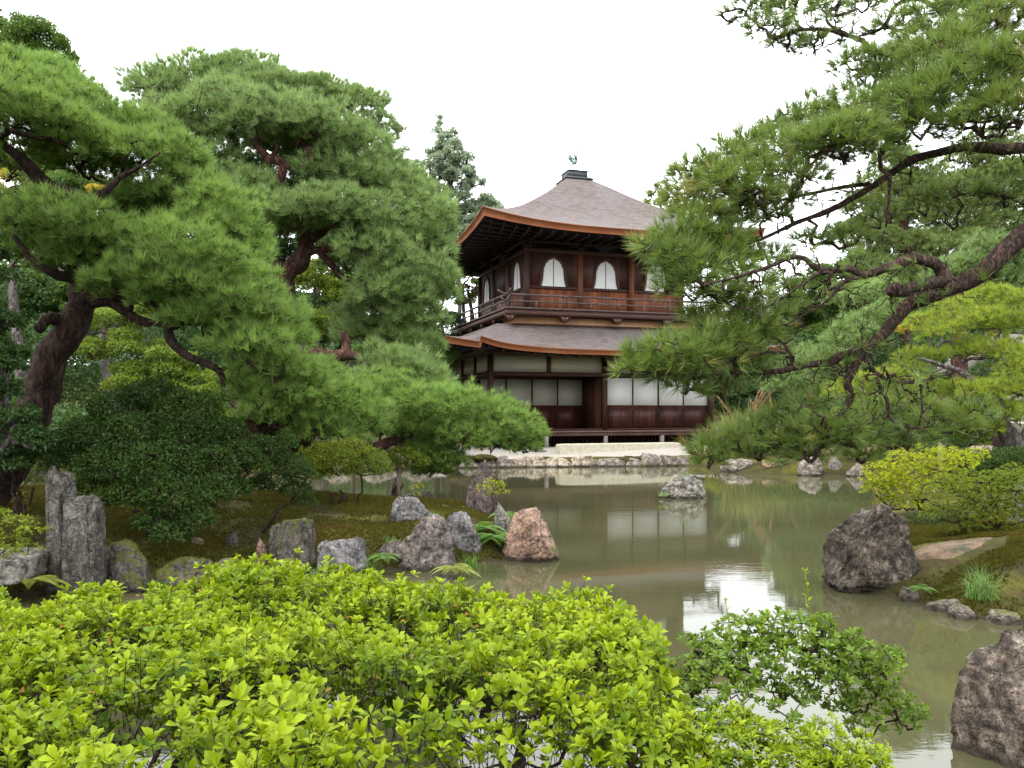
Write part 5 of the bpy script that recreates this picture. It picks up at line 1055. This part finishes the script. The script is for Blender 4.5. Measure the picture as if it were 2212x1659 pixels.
def vb(s, Y, fl=.6, dep=1.0, rsc=1.0):
    out = []
    for q in s.split(','):
        v = [float(k) for k in q.split()]; yy = Y + (v[3] if len(v) > 3 else 0); R = v[2] / FV * yy * rsc; c = W(v[0], v[1], yy); out.append((*c, R, R * dep, R * fl))
    return out
def gb(vx, Y): x = (vx - 1106) / FV * Y; return (x, Y, hz(x, Y) - .03)
# ------------------------------------------------------------------ shrubs in the garden
shrub('dark_shrub', 'big dark layered shrub between the standing stones and the moss mound', gb(330, 8.7),
      vb('330 862 70 .3,260 885 70 .2,400 890 72 .2,200 940 70 0,300 940 80 -.1,400 950 82 0,470 940 60 .2,160 1000 62 0,250 1010 80 -.3,350 1010 86 -.4,440 1010 74 -.2,510 985 50 0,540 1010 44 .1,200 1060 50 -.3,290 1075 66 -.5,380 1080 72 -.6,450 1070 56 -.4,500 1060 44 -.1,420 1125 44 -.7,370 1155 44 -.8,330 1130 40 -.7,140 960 50 .3,560 960 30 .3', 8.4, .62), 401, 'shrub_dark', L=.045, dens=2.4, stems=6, stem_r=.022, layered=.4, twig=.04, shell=.5)
shrub('dark_shrub', 'dark low bush in deep shade at the foot of the leaning trunk', gb(40, 8.8), vb('10 930 56,60 950 50,-30 980 60,30 995 46,90 985 30,-60 920 60', 8.8, .7), 418, 'shrub_dark', L=.045, dens=1.8, stems=4, stem_r=.018)
shrub('leaning_shrub', 'small dark shrub on a bare crooked stem in front of the moss bank', gb(565, 8.9), vb('585 985 46,625 1010 46,590 1040 46,640 1060 36,560 1050 34,660 1085 24,610 960 34,660 1030 30', 8.9, .55), 402, 'shrub_dark', L=.03, dens=1.5, stems=1, stem_r=.022,
      roots=[A_(W(565, 1150, 8.9))], twig=.05)
TS = 'trimmed azaleas on the mossy point'
shrub('trimmed_azalea', 'round trimmed azalea on bare stems with a yellowing right side, atop the moss mound', gb(742, 10.3), vb('668 1008 38,705 996 42,757 992 44,804 1003 34,732 1014 38,780 1014 36,690 1026 24,826 1016 18', 10.3, .85, rsc=1.12), 403, 'azalea_olive', L=.028, dens=1.6, stems=6, stem_r=.018, group=TS, zmin=-.35, twig=.05, roots=[A_(W(742 + q, 1112, 10.3)) for q in (-16, -9, -3, 4, 10, 18)])
shrub('trimmed_azalea', 'smaller umbrella shaped azalea on wavy bare stems behind the round one', gb(850, 12.6), vb('835 1000 28,868 990 32,902 1002 26,862 1010 22', 12.6, .75, rsc=1.15), 404, 'azalea_olive', L=.028, dens=1.6, stems=5, stem_r=.014, group=TS, zmin=-.1, twig=.06)
shrub('trimmed_azalea', 'dark trimmed azalea low at the back of the moss, left of the round one', gb(655, 12.0), vb('640 985 34,668 975 30,625 1000 26,660 1005 30', 12.0, .65, rsc=1.3), 405, 'shrub_dark', L=.028, dens=1.6, stems=4, stem_r=.014, group=TS, zmin=-.1)
shrub('sapling', 'small yellow green sapling growing at the foot of the dark pillar stone', (W(1062, 1102, 10.9)[0], 10.9, W(1062, 1108, 10.9)[2]), vb('1046 1056 17,1072 1048 19,1085 1064 14,1056 1040 10,1064 1068 12', 10.9, .6), 406, 'azalea_gold', L=.026, dens=.45, stems=2, stem_r=.009, twig=.1)
shrub('sapling', 'tiny yellow leaved sapling behind the slate slab', (W(900, 1080, 11.5)[0], 11.5, W(900, 1085, 11.5)[2]), vb('896 1056 12,908 1050 9,900 1066 8', 11.5, .7), 407, 'azalea_gold', L=.026, dens=.3, stems=1, stem_r=.006, twig=.1)
shrub('shrub', 'olive leaved shrub above the stone slab at the left edge', gb(10, 6.6), vb('-20 1120 44,28 1135 44,72 1148 34,10 1180 50,60 1190 30,-30 1200 50', 6.6, .55), 408, 'azalea_olive', L=.030, dens=.55, stems=4, stem_r=.012, whorl=5)
shrub('shrub', 'small twiggy shrub on the sunlit moss behind the standing stones', gb(50, 10.4), vb('20 1030 34,55 1040 34,80 1020 26,0 1050 30', 10.4, .5), 409, 'shrub_dark', L=.032, dens=.7, stems=3, stem_r=.014)
RB = 'azaleas on the right bank'
shrub('azalea_bush', 'yellow green azalea leaning over the water left of the others on the right bank', gb(1990, 11.2), vb('1905 1030 36,1950 1012 44,2005 1005 46,2055 1005 40,1930 1058 42,1985 1050 50,2040 1045 44,1893 1062 26,1960 1090 36,2085 995 26 .3,1900 1045 26,2110 985 20 .3,1920 1085 24', 11.2, .72, rsc=1.3), 411, 'azalea_gold', L=.034, dens=.75, stems=6, stem_r=.02, whorl=5, group=RB, zmin=-.2)
shrub('azalea_bush', 'olive green azalea with forking bare branches at the right edge of the bank', (W(2150, 1200, 8.7)[0], 8.7, hz(W(2150, 1200, 8.7)[0], 8.7)), vb('2040 1075 46,2095 1060 50,2150 1070 54,2205 1060 50,2070 1110 44,2130 1115 46,2190 1115 50,2030 1115 30,2100 1150 34,2160 1160 36,2210 1170 44,2190 1030 30 .2,2240 1110 50', 8.7, .7, rsc=1.35), 412, 'azalea_olive', L=.028, dens=.75, stems=5, stem_r=.018, whorl=5, group=RB, zmin=-.15, twig=.1)
shrub('azalea_bush', 'low dark green undergrowth bush below the two azaleas of the right bank', gb(2000, 10.2), vb('1990 1130 32,2030 1150 30,1965 1150 24,2060 1140 30', 10.2, .6, rsc=1.4), 413, 'shrub_dark', L=.03, dens=.8, stems=3, group=RB)
shrub('spreading_juniper', 'dark spreading ground shrub in the shade right of the yellow azalea', gb(2160, 13), vb('2100 1020 44,2150 1010 56,2210 1010 60,2130 1040 50,2190 1045 50,2240 1030 50', 13, .5, rsc=1.3), 414, 'shrub_dark', L=.04, dens=1.5, stems=4)
shrub('camellia_bush', 'dark glossy bush under the golden pine on the right', gb(2085, 15.5), vb('2080 915 36,2110 905 36,2060 935 28,2120 935 32,2095 950 36', 15.5, .7), 415, 'azalea_dark', L=.05, dens=1.4, stems=3, stem_r=.02)
FS = 'shrubs along the far right shore'
for i, (vx, Y, s, m, l) in enumerate([(1545, 24.6, '1535 965 22,1555 958 20,1545 978 20', 'azalea_gold', 'small yellow bush at the right corner of the sand court'), (1700, 23.5, '1690 960 36,1730 950 36,1660 965 30', 'leaf_green', 'green shrub behind the hanging pine needles left of centre'), (1800, 24, '1790 950 40,1830 945 36,1760 960 30', 'leaf_deep', 'dark shrub behind the hanging pine needles above the square pink rock'), (1890, 22, '1880 950 40,1920 940 40,1850 960 30', 'leaf_green', 'green shrub behind the yellow azalea on the far shore'), (1970, 21, '1960 950 44,2010 940 40,1930 965 30', 'leaf_deep', 'dark shrub under the golden pine nearest the prop pole'), (1680, 21.6, '1668 1003 16,1690 1000 14', 'leaf_green', 'little fern green tuft at the waterline left of the square pink rock')]):
    shrub('garden_shrub', l, gb(vx, Y), vb(s, Y, .6), 420 + i, m, L=.075, dens=1.3, stems=3, group=FS)
# silver grass, props, rail, ferns
x0 = W(1605, 950, 24.2)
grass('silver_grass', 'tall clump of silver grass with tan plumes right of the veranda', (x0[0], 24.2, hz(x0[0], 24.2)), 430, 420, 1.75, .020, 'reed', .28, .85, cat='grass', plumes=7)
x0 = W(1675, 950, 25); grass('silver_grass', 'second smaller clump of silver grass further right', (x0[0], 25, hz(x0[0], 25)), 431, 220, 1.4, .020, 'reed', .25, .8, cat='grass', plumes=4)
x0 = W(2128, 1335, 6.55); grass('sedge_tuft', 'long soft grass tuft hanging over the edging stones of the right bank', (x0[0], 6.6, .12), 432, 190, .34, .0045, 'grass', .05, 1.15)
x0 = W(1425, 1040, 15.2)
for i, (vx, vy, Y, z, n, L_, l) in enumerate([(1480, 1030, 15.4, .40, 26, .16, 'few thin grass blades on top of the lone speckled rock'), (1432, 1065, 14.9, .08, 40, .12, 'small green tuft at the left foot of the lone speckled rock')]):
    grass('grass_tuft', l, (W(vx, vy, Y)[0], Y, z), 433 + i, n, L_, .008, 'grass', .06, .8)
def prop(l, vx, Y, ztop, r0=.045, fork=True):
    x = (vx - 1106) / FV * Y; z0 = min(hz(x, Y), .4) - .3; t = thing('prop_pole', l, 'prop pole', (x, Y, z0), 0, 'poles propping the pines'); g = G()
    g.tube([(x, Y, z0), (x + .01, Y, (z0 + ztop) / 2), (x, Y, ztop)], [r0, r0 * .95, r0 * .9], 10, .05); obj(g, 'pole', M['prop'], t, off=(x, Y, z0))
    g = G(); g.tube([(x, Y, ztop - .10), (x + .01, Y, ztop - .05), (x, Y, ztop)], r0 * 1.15, 10); obj(g, 'rope_binding', M['bark_brown'], t, off=(x, Y, z0))
prop('propping pole under the bare stubbed limb of the great red pine', 762, 14.9, W(762, 782, 14.9)[2])
prop('propping pole standing under the long low limb, behind the umbrella shaped azalea', 861, 12.6, W(861, 962, 12.6)[2])
prop('propping pole on the right bank behind the yellow azalea', 2030, 12.5, W(2030, 940, 12.5)[2], .035)
t = thing('bamboo_rail', 'pale bamboo rail fence behind the pale leaning trunk at the right', 'fence', tuple(W(2180, 940, 23)))
g = G(); g.tube([W(2100, 908, 23), W(2260, 918, 23)], .035, 8); obj(g, 'rail', M['shore_p'] if 'shore_p' in M else M['granite'], t, off=tuple(W(2180, 940, 23)))
for vx in (2110, 2180, 2250): g = G(); p = W(vx, 912, 23); g.tube([p * A_([1, 1, 0]) + A_([0, 0, .2]), p], .04, 8); obj(g, 'post', M['prop'], t, off=tuple(W(2180, 940, 23)))
# a small roofed building just inside the right edge
c = W(2300, 950, 30); t = thing('garden_hall', 'grey roofed low building at the right edge behind the golden pine', 'building', (c[0], 30, hz(c[0], 30)), .2)
g = G(); g.box((0, 0, 1.2), (5, 4, 2.4)); obj(g, 'wall', M['plaster'], t)
g = G(); g.prism(A_([(-2.9, 2.3), (2.9, 2.3), (2.9, 2.42), (0, 3.7), (-2.9, 2.42)]), 0, -3.2, 3.2); obj(g, 'roof', M['post_grey'], t)
GT = 'small tufts along the mossy point'
for i, (vx, vy, Y, L_, l) in enumerate([(548, 1222, 7.9, .10, 'little grass tuft at the left foot of the square lichened boulder'), (678, 1232, 7.95, .09, 'little grass tuft between the square boulder and the flat topped stone'), (800, 1215, 8.2, .12, 'grass tuft right of the flat topped stone'), (845, 1180, 8.7, .10, 'grass tuft on the moss left of the pointed purple boulder'), (1020, 1215, 8.45, .13, 'dark tuft at the waterline below the squat grey boulder'), (940, 1108, 9.6, .08, 'small tuft right of the tilted slab'), (350, 1215, 7.45, .10, 'dim grass tuft on the mossy ledge')]):
    x_ = W(vx, vy, Y)[0]; grass('grass_tuft', l, (x_, Y, max(hz(x_, Y), .0)), 470 + i, 70, L_ * 1.5, .006, 'grass' if i % 2 else 'fern', .05, .9, group=GT)
FR = 'ferns between the rocks'
fern('fern', 'bright green fern behind the pink boulder', tuple(W(1108, 1118, 10.2)), 440, 12, .34, group=FR)
fern('fern', 'lush fern between the squat grey boulder and the pink boulder', tuple(W(1062, 1165, 9.25)), 441, 14, .36, group=FR)
fern('fern', 'second lush fern tucked behind the squat grey boulder', tuple(W(1040, 1145, 9.4)), 446, 12, .32, group=FR)
fern('fern', 'pale yellowing fern at the waterline right of the pointed purple boulder', tuple(W(982, 1232, 8.05)), 442, 12, .26, 'fern_pale', group=FR)
fern('fern', 'small green fern left of the pointed purple boulder', tuple(W(828, 1206, 8.2)), 443, 10, .22, group=FR)
fern('fern', 'small fern in front of the square lichened boulder', tuple(W(628, 1218, 7.75)), 444, 9, .18, 'fern_pale', group=FR)
fern('fern', 'lime green fern hanging left of the standing stones', tuple(W(70, 1262, 6.9)), 445, 9, .34, 'fern_pale', group=FR)
fern('fern', 'pair of pale fern fronds near the bottom right corner', tuple(W(2065, 1730, 3.1)), 447, 4, .27, group=FR, az=(1.9, 2.8), lift=1.05, W_=.2)
fern('fern', 'tiny fern seedling on the right bank moss', tuple(W(1992, 1272, 6.95)), 448, 7, .13, group=FR)
g = G(); r = np.random.default_rng(3); P = W(1043, 1218, 1.6 * FV / (1218 - HV)); P[2] = .006; g.add(P + A_([[-.02, 0, 0], [0, .018, .008], [.022, 0, .0], [0, -.018, .006]]), q=[[0, 3, 2, 1]]); tag(obj(g, 'fallen_leaf', M['leaf_rust']), 'single fallen reddish leaf floating left of the pink boulder', 'leaf')
# far wooded slope
g = G(); gt = G(); r = np.random.default_rng(77)
for i in range(300):
    x = r.uniform(-75, 75); y = 62 + r.uniform(-6, 14); z = hz(x, y); h = r.uniform(3.5, 6.5) * (.55 if -16 < x < 22 else 1); R = r.uniform(2.0, 3.6)
    if x < -52 or x > 52: h *= 1.1
    for k in range(4):
        c = A_([x + r.normal() * 1.5, y + r.normal(), z + h * r.uniform(.3, 1)]); blob_leaves(g, c, (R, R, R * .6), 420, .30, .18, r, zmin=-.4)
tag(obj(g, 'far_wood', M['leaf_deep']), None, None, kind='stuff')
g = G()
for (xa, xb, ya, yb, n, h) in ((-34, -7.5, 24, 33, 170, 5.2), (-18, -7, 15.5, 23, 60, 1.6), (9.5, 34, 30, 42, 60, 4.0), (-12, 30, 46, 52, 70, 4.5)):
    for i in range(n):
        x = r.uniform(xa, xb); y = r.uniform(ya, yb); z = hz(x, y); R = r.uniform(.7, 1.5) * (h / 4) ** .5; q = h * r.random() ** .8
        blob_leaves(g, A_([x, y, z + q]), (R, R, R * .6), int(800 * R), .13, .075, r, tone=r.uniform(.25, .7), zmin=-.5)
tag(obj(g, 'woodland_undergrowth', M['leaf_deep']), None, None, kind='stuff')

# ------------------------------------------------------------------ the foreground azalea hedge
def backz(X):   # height of the hedge's far rim
    vx = [-1500, 0, 60, 150, 180, 240, 330, 430, 480, 640, 720, 800, 950, 1090, 1180, 1230, 1290, 1350, 1430, 1480, 1530]
    vy = [1262, 1262, 1285, 1300, 1278, 1262, 1262, 1250, 1222, 1215, 1232, 1248, 1258, 1268, 1285, 1262, 1250, 1282, 1318, 1345, 1400]
    Yb = np.interp(X, [-4, .1, .5, .62], [4.25, 4.1, 3.8, 3.4]); v = 1106 + X / Yb * FV; return EYE - (np.interp(v, vx, vy) - HV) / FV * Yb - .03
HEDGE = A_([(-4.2, 4.3), (-2.6, 4.25), (-1.4, 4.25), (-.6, 4.2), (.2, 4.15), (.50, 3.9), (.62, 3.4), (.60, 2.9), (.56, 2.4), (.50, 2.0), (.44, 1.7), (.24, 1.72), (.23, 2.2), (.12, 2.33), (-.1, 2.35), (-.30, 2.25), (-.36, 1.9), (-.5, 1.65), (-1.2, 1.6), (-3.4, 1.6)])
def top_z(x, y):
    p = np.stack([x, y, x * 0], -1)
    zt = .79 + .085 * fbm(p * 2.2, 5, 3) + .02 * fbm(p * 9, 6, 2)
    k = sm((y - 2.9) / 1.2); zt = zt * (1 - k) + (backz(x) + .035 * fbm(p * 3, 8, 3)) * k
    d = -sdist(x, y, HEDGE); zt = zt - .22 * np.exp(-np.maximum(d, 0) / .07) * (y < 3.6) - .10 * np.exp(-np.maximum(d, 0) / .08) * (y >= 3.6)
    return zt - sm((x - .2) / .6) * .10 * sm((3.2 - y) / 1.0), d
def hedge(label, seed, xa, xb, base, cuty=None):
    r = np.random.default_rng(seed); t = thing('azalea_hedge', label, 'shrub', base, 0, 'bright azaleas along the near bank'); gl = G(); gt = G()
    allp = []
    for lay, (dz, dn) in enumerate(((0, 620), (-.06, 480), (-.13, 380), (-.21, 260))):
        n = int(dn * (xb - xa) * 2.8); x = r.uniform(xa, xb, n); y = r.uniform(1.55, 4.35, n); z, d = top_z(x, y); edge = .12 * fbm(np.stack([y * 2, y * 0 + seed, y * 0], -1), 4, 2)
        keep = (d > (.0 + .03 * lay)); 
        keep &= r.random(n) < .50 + 1.3 * (fbm(np.stack([x, y, z * 0], -1) * 5, 15, 2) + .25)
        x, y, z = x[keep], y[keep], z[keep]; n = len(x); z = z + dz + r.normal(size=n) * .030
        P = np.stack([x, y, z], -1); ax = nrm(np.stack([r.normal(size=n) * .35, r.normal(size=n) * .35 - .12, np.ones(n)], -1)); 
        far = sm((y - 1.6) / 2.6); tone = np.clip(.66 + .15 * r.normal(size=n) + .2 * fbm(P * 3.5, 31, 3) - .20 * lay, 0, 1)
        Lw = .039 * r.uniform(.65, 1.2, n)
        for k_, m_ in ((4, r.random(n) < .4), (6, None)):
            pass
        idx = r.random(n) < .45
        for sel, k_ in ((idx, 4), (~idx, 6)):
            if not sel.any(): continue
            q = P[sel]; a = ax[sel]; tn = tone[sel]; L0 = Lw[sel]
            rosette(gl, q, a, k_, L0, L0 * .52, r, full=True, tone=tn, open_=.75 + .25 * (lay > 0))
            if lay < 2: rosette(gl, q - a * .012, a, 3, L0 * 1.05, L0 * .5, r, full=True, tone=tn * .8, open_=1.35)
        allp.append(P); 
        S_ = r.permutation(n)[:int(n * (.9 if lay < 2 else .6))]
        for i in S_:
            L_ = r.uniform(.06, .15); b = P[i] - ax[i] * L_ * A_([1, 1, 1]) + A_([r.normal() * .02, r.normal() * .02, 0])
            gt.tube([b, (b + P[i]) / 2 + r.normal(size=3) * .006, P[i]], [.0019, .0015, .0011], 3, 0, 0, cap=False)
    # stray shoots standing above the cut
    for i in range(int(16 * (xb - xa))):
        x = r.uniform(xa, xb); y = r.uniform(2.2, 4.25); z, d = top_z(A_([x]), A_([y]))
        if d[0] < .03: continue
        p0 = A_([x, y, z[0] - .05]); p1 = p0 + A_([r.normal() * .025, r.normal() * .025, r.uniform(.08, .14)]); gt.tube([p0, (p0 + p1) / 2, p1], [.0022, .0018, .0013], 4, cap=False)
        rosette(gl, p1[None], nrm((p1 - p0)[None]), 5, A_([.038]), A_([.019]), r, tone=A_([.75]))
    # main stems: crooked limbs rising from the bank and forking under the leaves
    nb = max(2, int((xb - xa) * 2.2)); roots = []
    for i in range(nb):
        x = xa + (xb - xa) * (i + .5) / nb + r.normal() * .06; y0 = r.uniform(1.7, 2.2); rr = []
        for j in range(3):
            e = A_([x + r.normal() * .35, y0 + r.uniform(.1, 1.9), .5]); e[2] = top_z(e[:1], e[1:2])[0][0] - .26; s_ = A_([x + r.normal() * .05, y0, -.05])
            P = cat_rom(wig(s_, e, 5, .06, r, .08), 4); P[:, 2] = np.minimum(P[:, 2], top_z(P[:, 0], P[:, 1])[0] - .16); gt.tube(P, np.linspace(.022, .009, len(P)), 8, .2, seed + j, cap=False); roots += list(P[6:])
    A = np.vstack(allp); tg = A[r.permutation(len(A))[:int(150 * (xb - xa))]] - A_([0, 0, .10]); tg = tg[-sdist(tg[:, 0], tg[:, 1], HEDGE) > .02]
    for Q, a, e in grow(roots, tg, r, r0=.0026, kexp=.45, amp=.09, minr=.0022, sag=.03): gt.tube(Q, np.linspace(a, e, len(Q)), 5, 0, 0, cap=False)
    obj(gt, 'stems', M['stem'], t, off=base); obj(gl, 'leaves', M['azalea'], t, off=base)
    # a few spent and turning leaves
    g = G(); n = int(34 * (xb - xa)); x = r.uniform(xa, xb, n); y = r.uniform(2.4, 4.2, n); z, d = top_z(x, y); k = d > .04; P = np.stack([x, y, z + .004], -1)[k]; n = len(P)
    if n: D = nrm(np.stack([r.normal(size=n), r.normal(size=n), r.normal(size=n) * .5], -1)); leaves(g, P, D, nrm(r.normal(size=(n, 3))), .026 * np.ones(n), .012 * np.ones(n), r.random(n), fold=.5, full=True); obj(g, 'withered_leaves', M['leaf_rust'], t, off=base)
    return t
hedge('broad bright green azalea at the left in the foreground, cut flat', 501, -3.6, -1.25, (-2.3, 1.9, .1))
hedge('bright green azalea in the middle foreground, in front of the pointed purple boulder', 502, -1.25, -.25, (-.8, 1.9, .1))
hedge('bright green azalea whose right side overhangs the pond, with bare stems over white water', 503, -.25, .85, (.3, 1.9, .1))
# small leaved azaleas at the right of the hedge
b = (1.12, 2.9, .0)
t = shrub('small_leaved_azalea', 'dark green small leaved azalea with open crooked branches standing over the white reflection', b,
      vb('1480 1520 44 -.2,1530 1550 44 -.2,1590 1570 36 -.2,1870 1570 30 .1,1500 1400 24,1780 1350 20,1920 1420 20,1985 1545 18,1700 1530 40 -.1,1520 1450 44 -.1,1560 1405 44,1600 1375 42 .1,1650 1370 44 .1,1700 1368 44 .1,1752 1385 48,1810 1405 48,1865 1420 42,1910 1440 34,1560 1470 40 -.1,1620 1430 46,1690 1430 50,1760 1445 52,1830 1465 48,1895 1480 34,1930 1510 28,1600 1500 34 -.1,1870 1525 34,1940 1545 22,1960 1570 16,1820 1520 34,1730 1500 34,1660 1480 30,1500 1480 30 -.1', 3.15, .8, rsc=1.4), 510, 'azalea_dark', L=.029, dens=.95, whorl=6, full=True, stems=4, stem_r=.010, wratio=.42, twig=.25, zmin=-.5, shell=.35,
      roots=[A_([.82, 2.75, -.1]), A_([1.02, 2.65, -.1]), A_([1.10, 2.9, -.1]), A_([1.30, 2.8, -.1]), A_([1.18, 2.98, -.1])])
r = np.random.default_rng(511)
def shoot(par, a, e, n, L, mt):
    a, e = A_(a), A_(e); g = G(); P = wig(a, e, 7, .02, r); g.tube(P, np.linspace(.0032, .0014, 7), 5)
    for i in range(n):
        q = (i + .5) / n; k = q * 6; i0 = int(k); p = P[i0] + (P[min(i0 + 1, 6)] - P[i0]) * (k - i0); an = i * 2.4; D = nrm(A_([[math.cos(an), math.sin(an), .9]])); leaves(g, p[None], D, A_([[-math.cos(an) * .6, -math.sin(an) * .6, 1.]]), A_([L * (1.1 - .5 * q)]), A_([L * .36]), A_([.8]), full=True)
    rosette(g, P[-1:], A_([[0, 0, 1.]]), 5, A_([L * .7]), A_([L * .28]), r, tone=A_([.9]), open_=.5)
    o = obj(g, 'upright_shoot', M[mt], par, off=b)
shoot(t, W(1762, 1400, 3.1), W(1738, 1235, 3.1), 14, .034, 'azalea'); shoot(t, W(1582, 1385, 3.1), W(1568, 1300, 3.1), 7, .026, 'azalea'); shoot(t, W(1640, 1372, 3.15), W(1658, 1325, 3.15), 6, .028, 'azalea')
shrub('small_leaved_azalea', 'light green small leaved azalea along the bottom edge, left of the corner boulder', (.85, 2.1, .1),
      vb('1460 1630 44,1520 1660 50,1640 1590 34 .1,1780 1590 34 .1,1850 1660 50,1740 1660 50,1600 1720 50 -.1,1560 1560 34 .1,1610 1575 40 .1,1500 1590 40,1560 1620 44,1640 1625 46,1700 1600 40 .1,1760 1625 44,1820 1640 44,1870 1625 36 .1,1600 1680 50 -.1,1700 1680 54 -.1,1800 1700 54 -.1,1890 1680 44,1500 1660 50 -.1', 2.5, .8, rsc=1.3), 512, 'azalea', L=.028, dens=1.1, whorl=6, full=True, stems=5, stem_r=.010, wratio=.36, twig=.3, zmin=-.4, shell=.4)
# moss: short star-moss tufts over the near moss banks
g = G(); r = np.random.default_rng(600)
for (xa, xb, ya, yb, n) in ((-7.5, .2, 7.1, 13.5, 150000), (3.0, 6.6, 5.6, 10.5, 90000)):
    x = r.uniform(xa, xb, n); y = r.uniform(ya, yb, n); z = height(x, y); k = z > .02
    if xa > 0:
        dp = sdist(x, y, A_([(3.55, 7.45), (3.85, 7.3), (4.3, 7.45), (4.62, 7.9), (4.5, 8.2), (4.1, 8.15), (3.75, 7.9)])); k &= dp > .08
    nz = fbm(np.stack([x, y, x * 0], -1) * 2.2, 61, 3); k &= r.random(n) < .9 + nz
    P = np.stack([x, y, z - .004], -1)[k]; m = len(P); tone = np.clip(.45 + .35 * nz[k] + r.normal(size=m) * .2, 0, 1)
    needles(g, P, np.repeat(A_([[0, 0, 1.]]), m, 0), 4, .038, .010, r, .7, tone)
tag(obj(g, 'moss', M['mossblade']), None, None, kind='stuff')
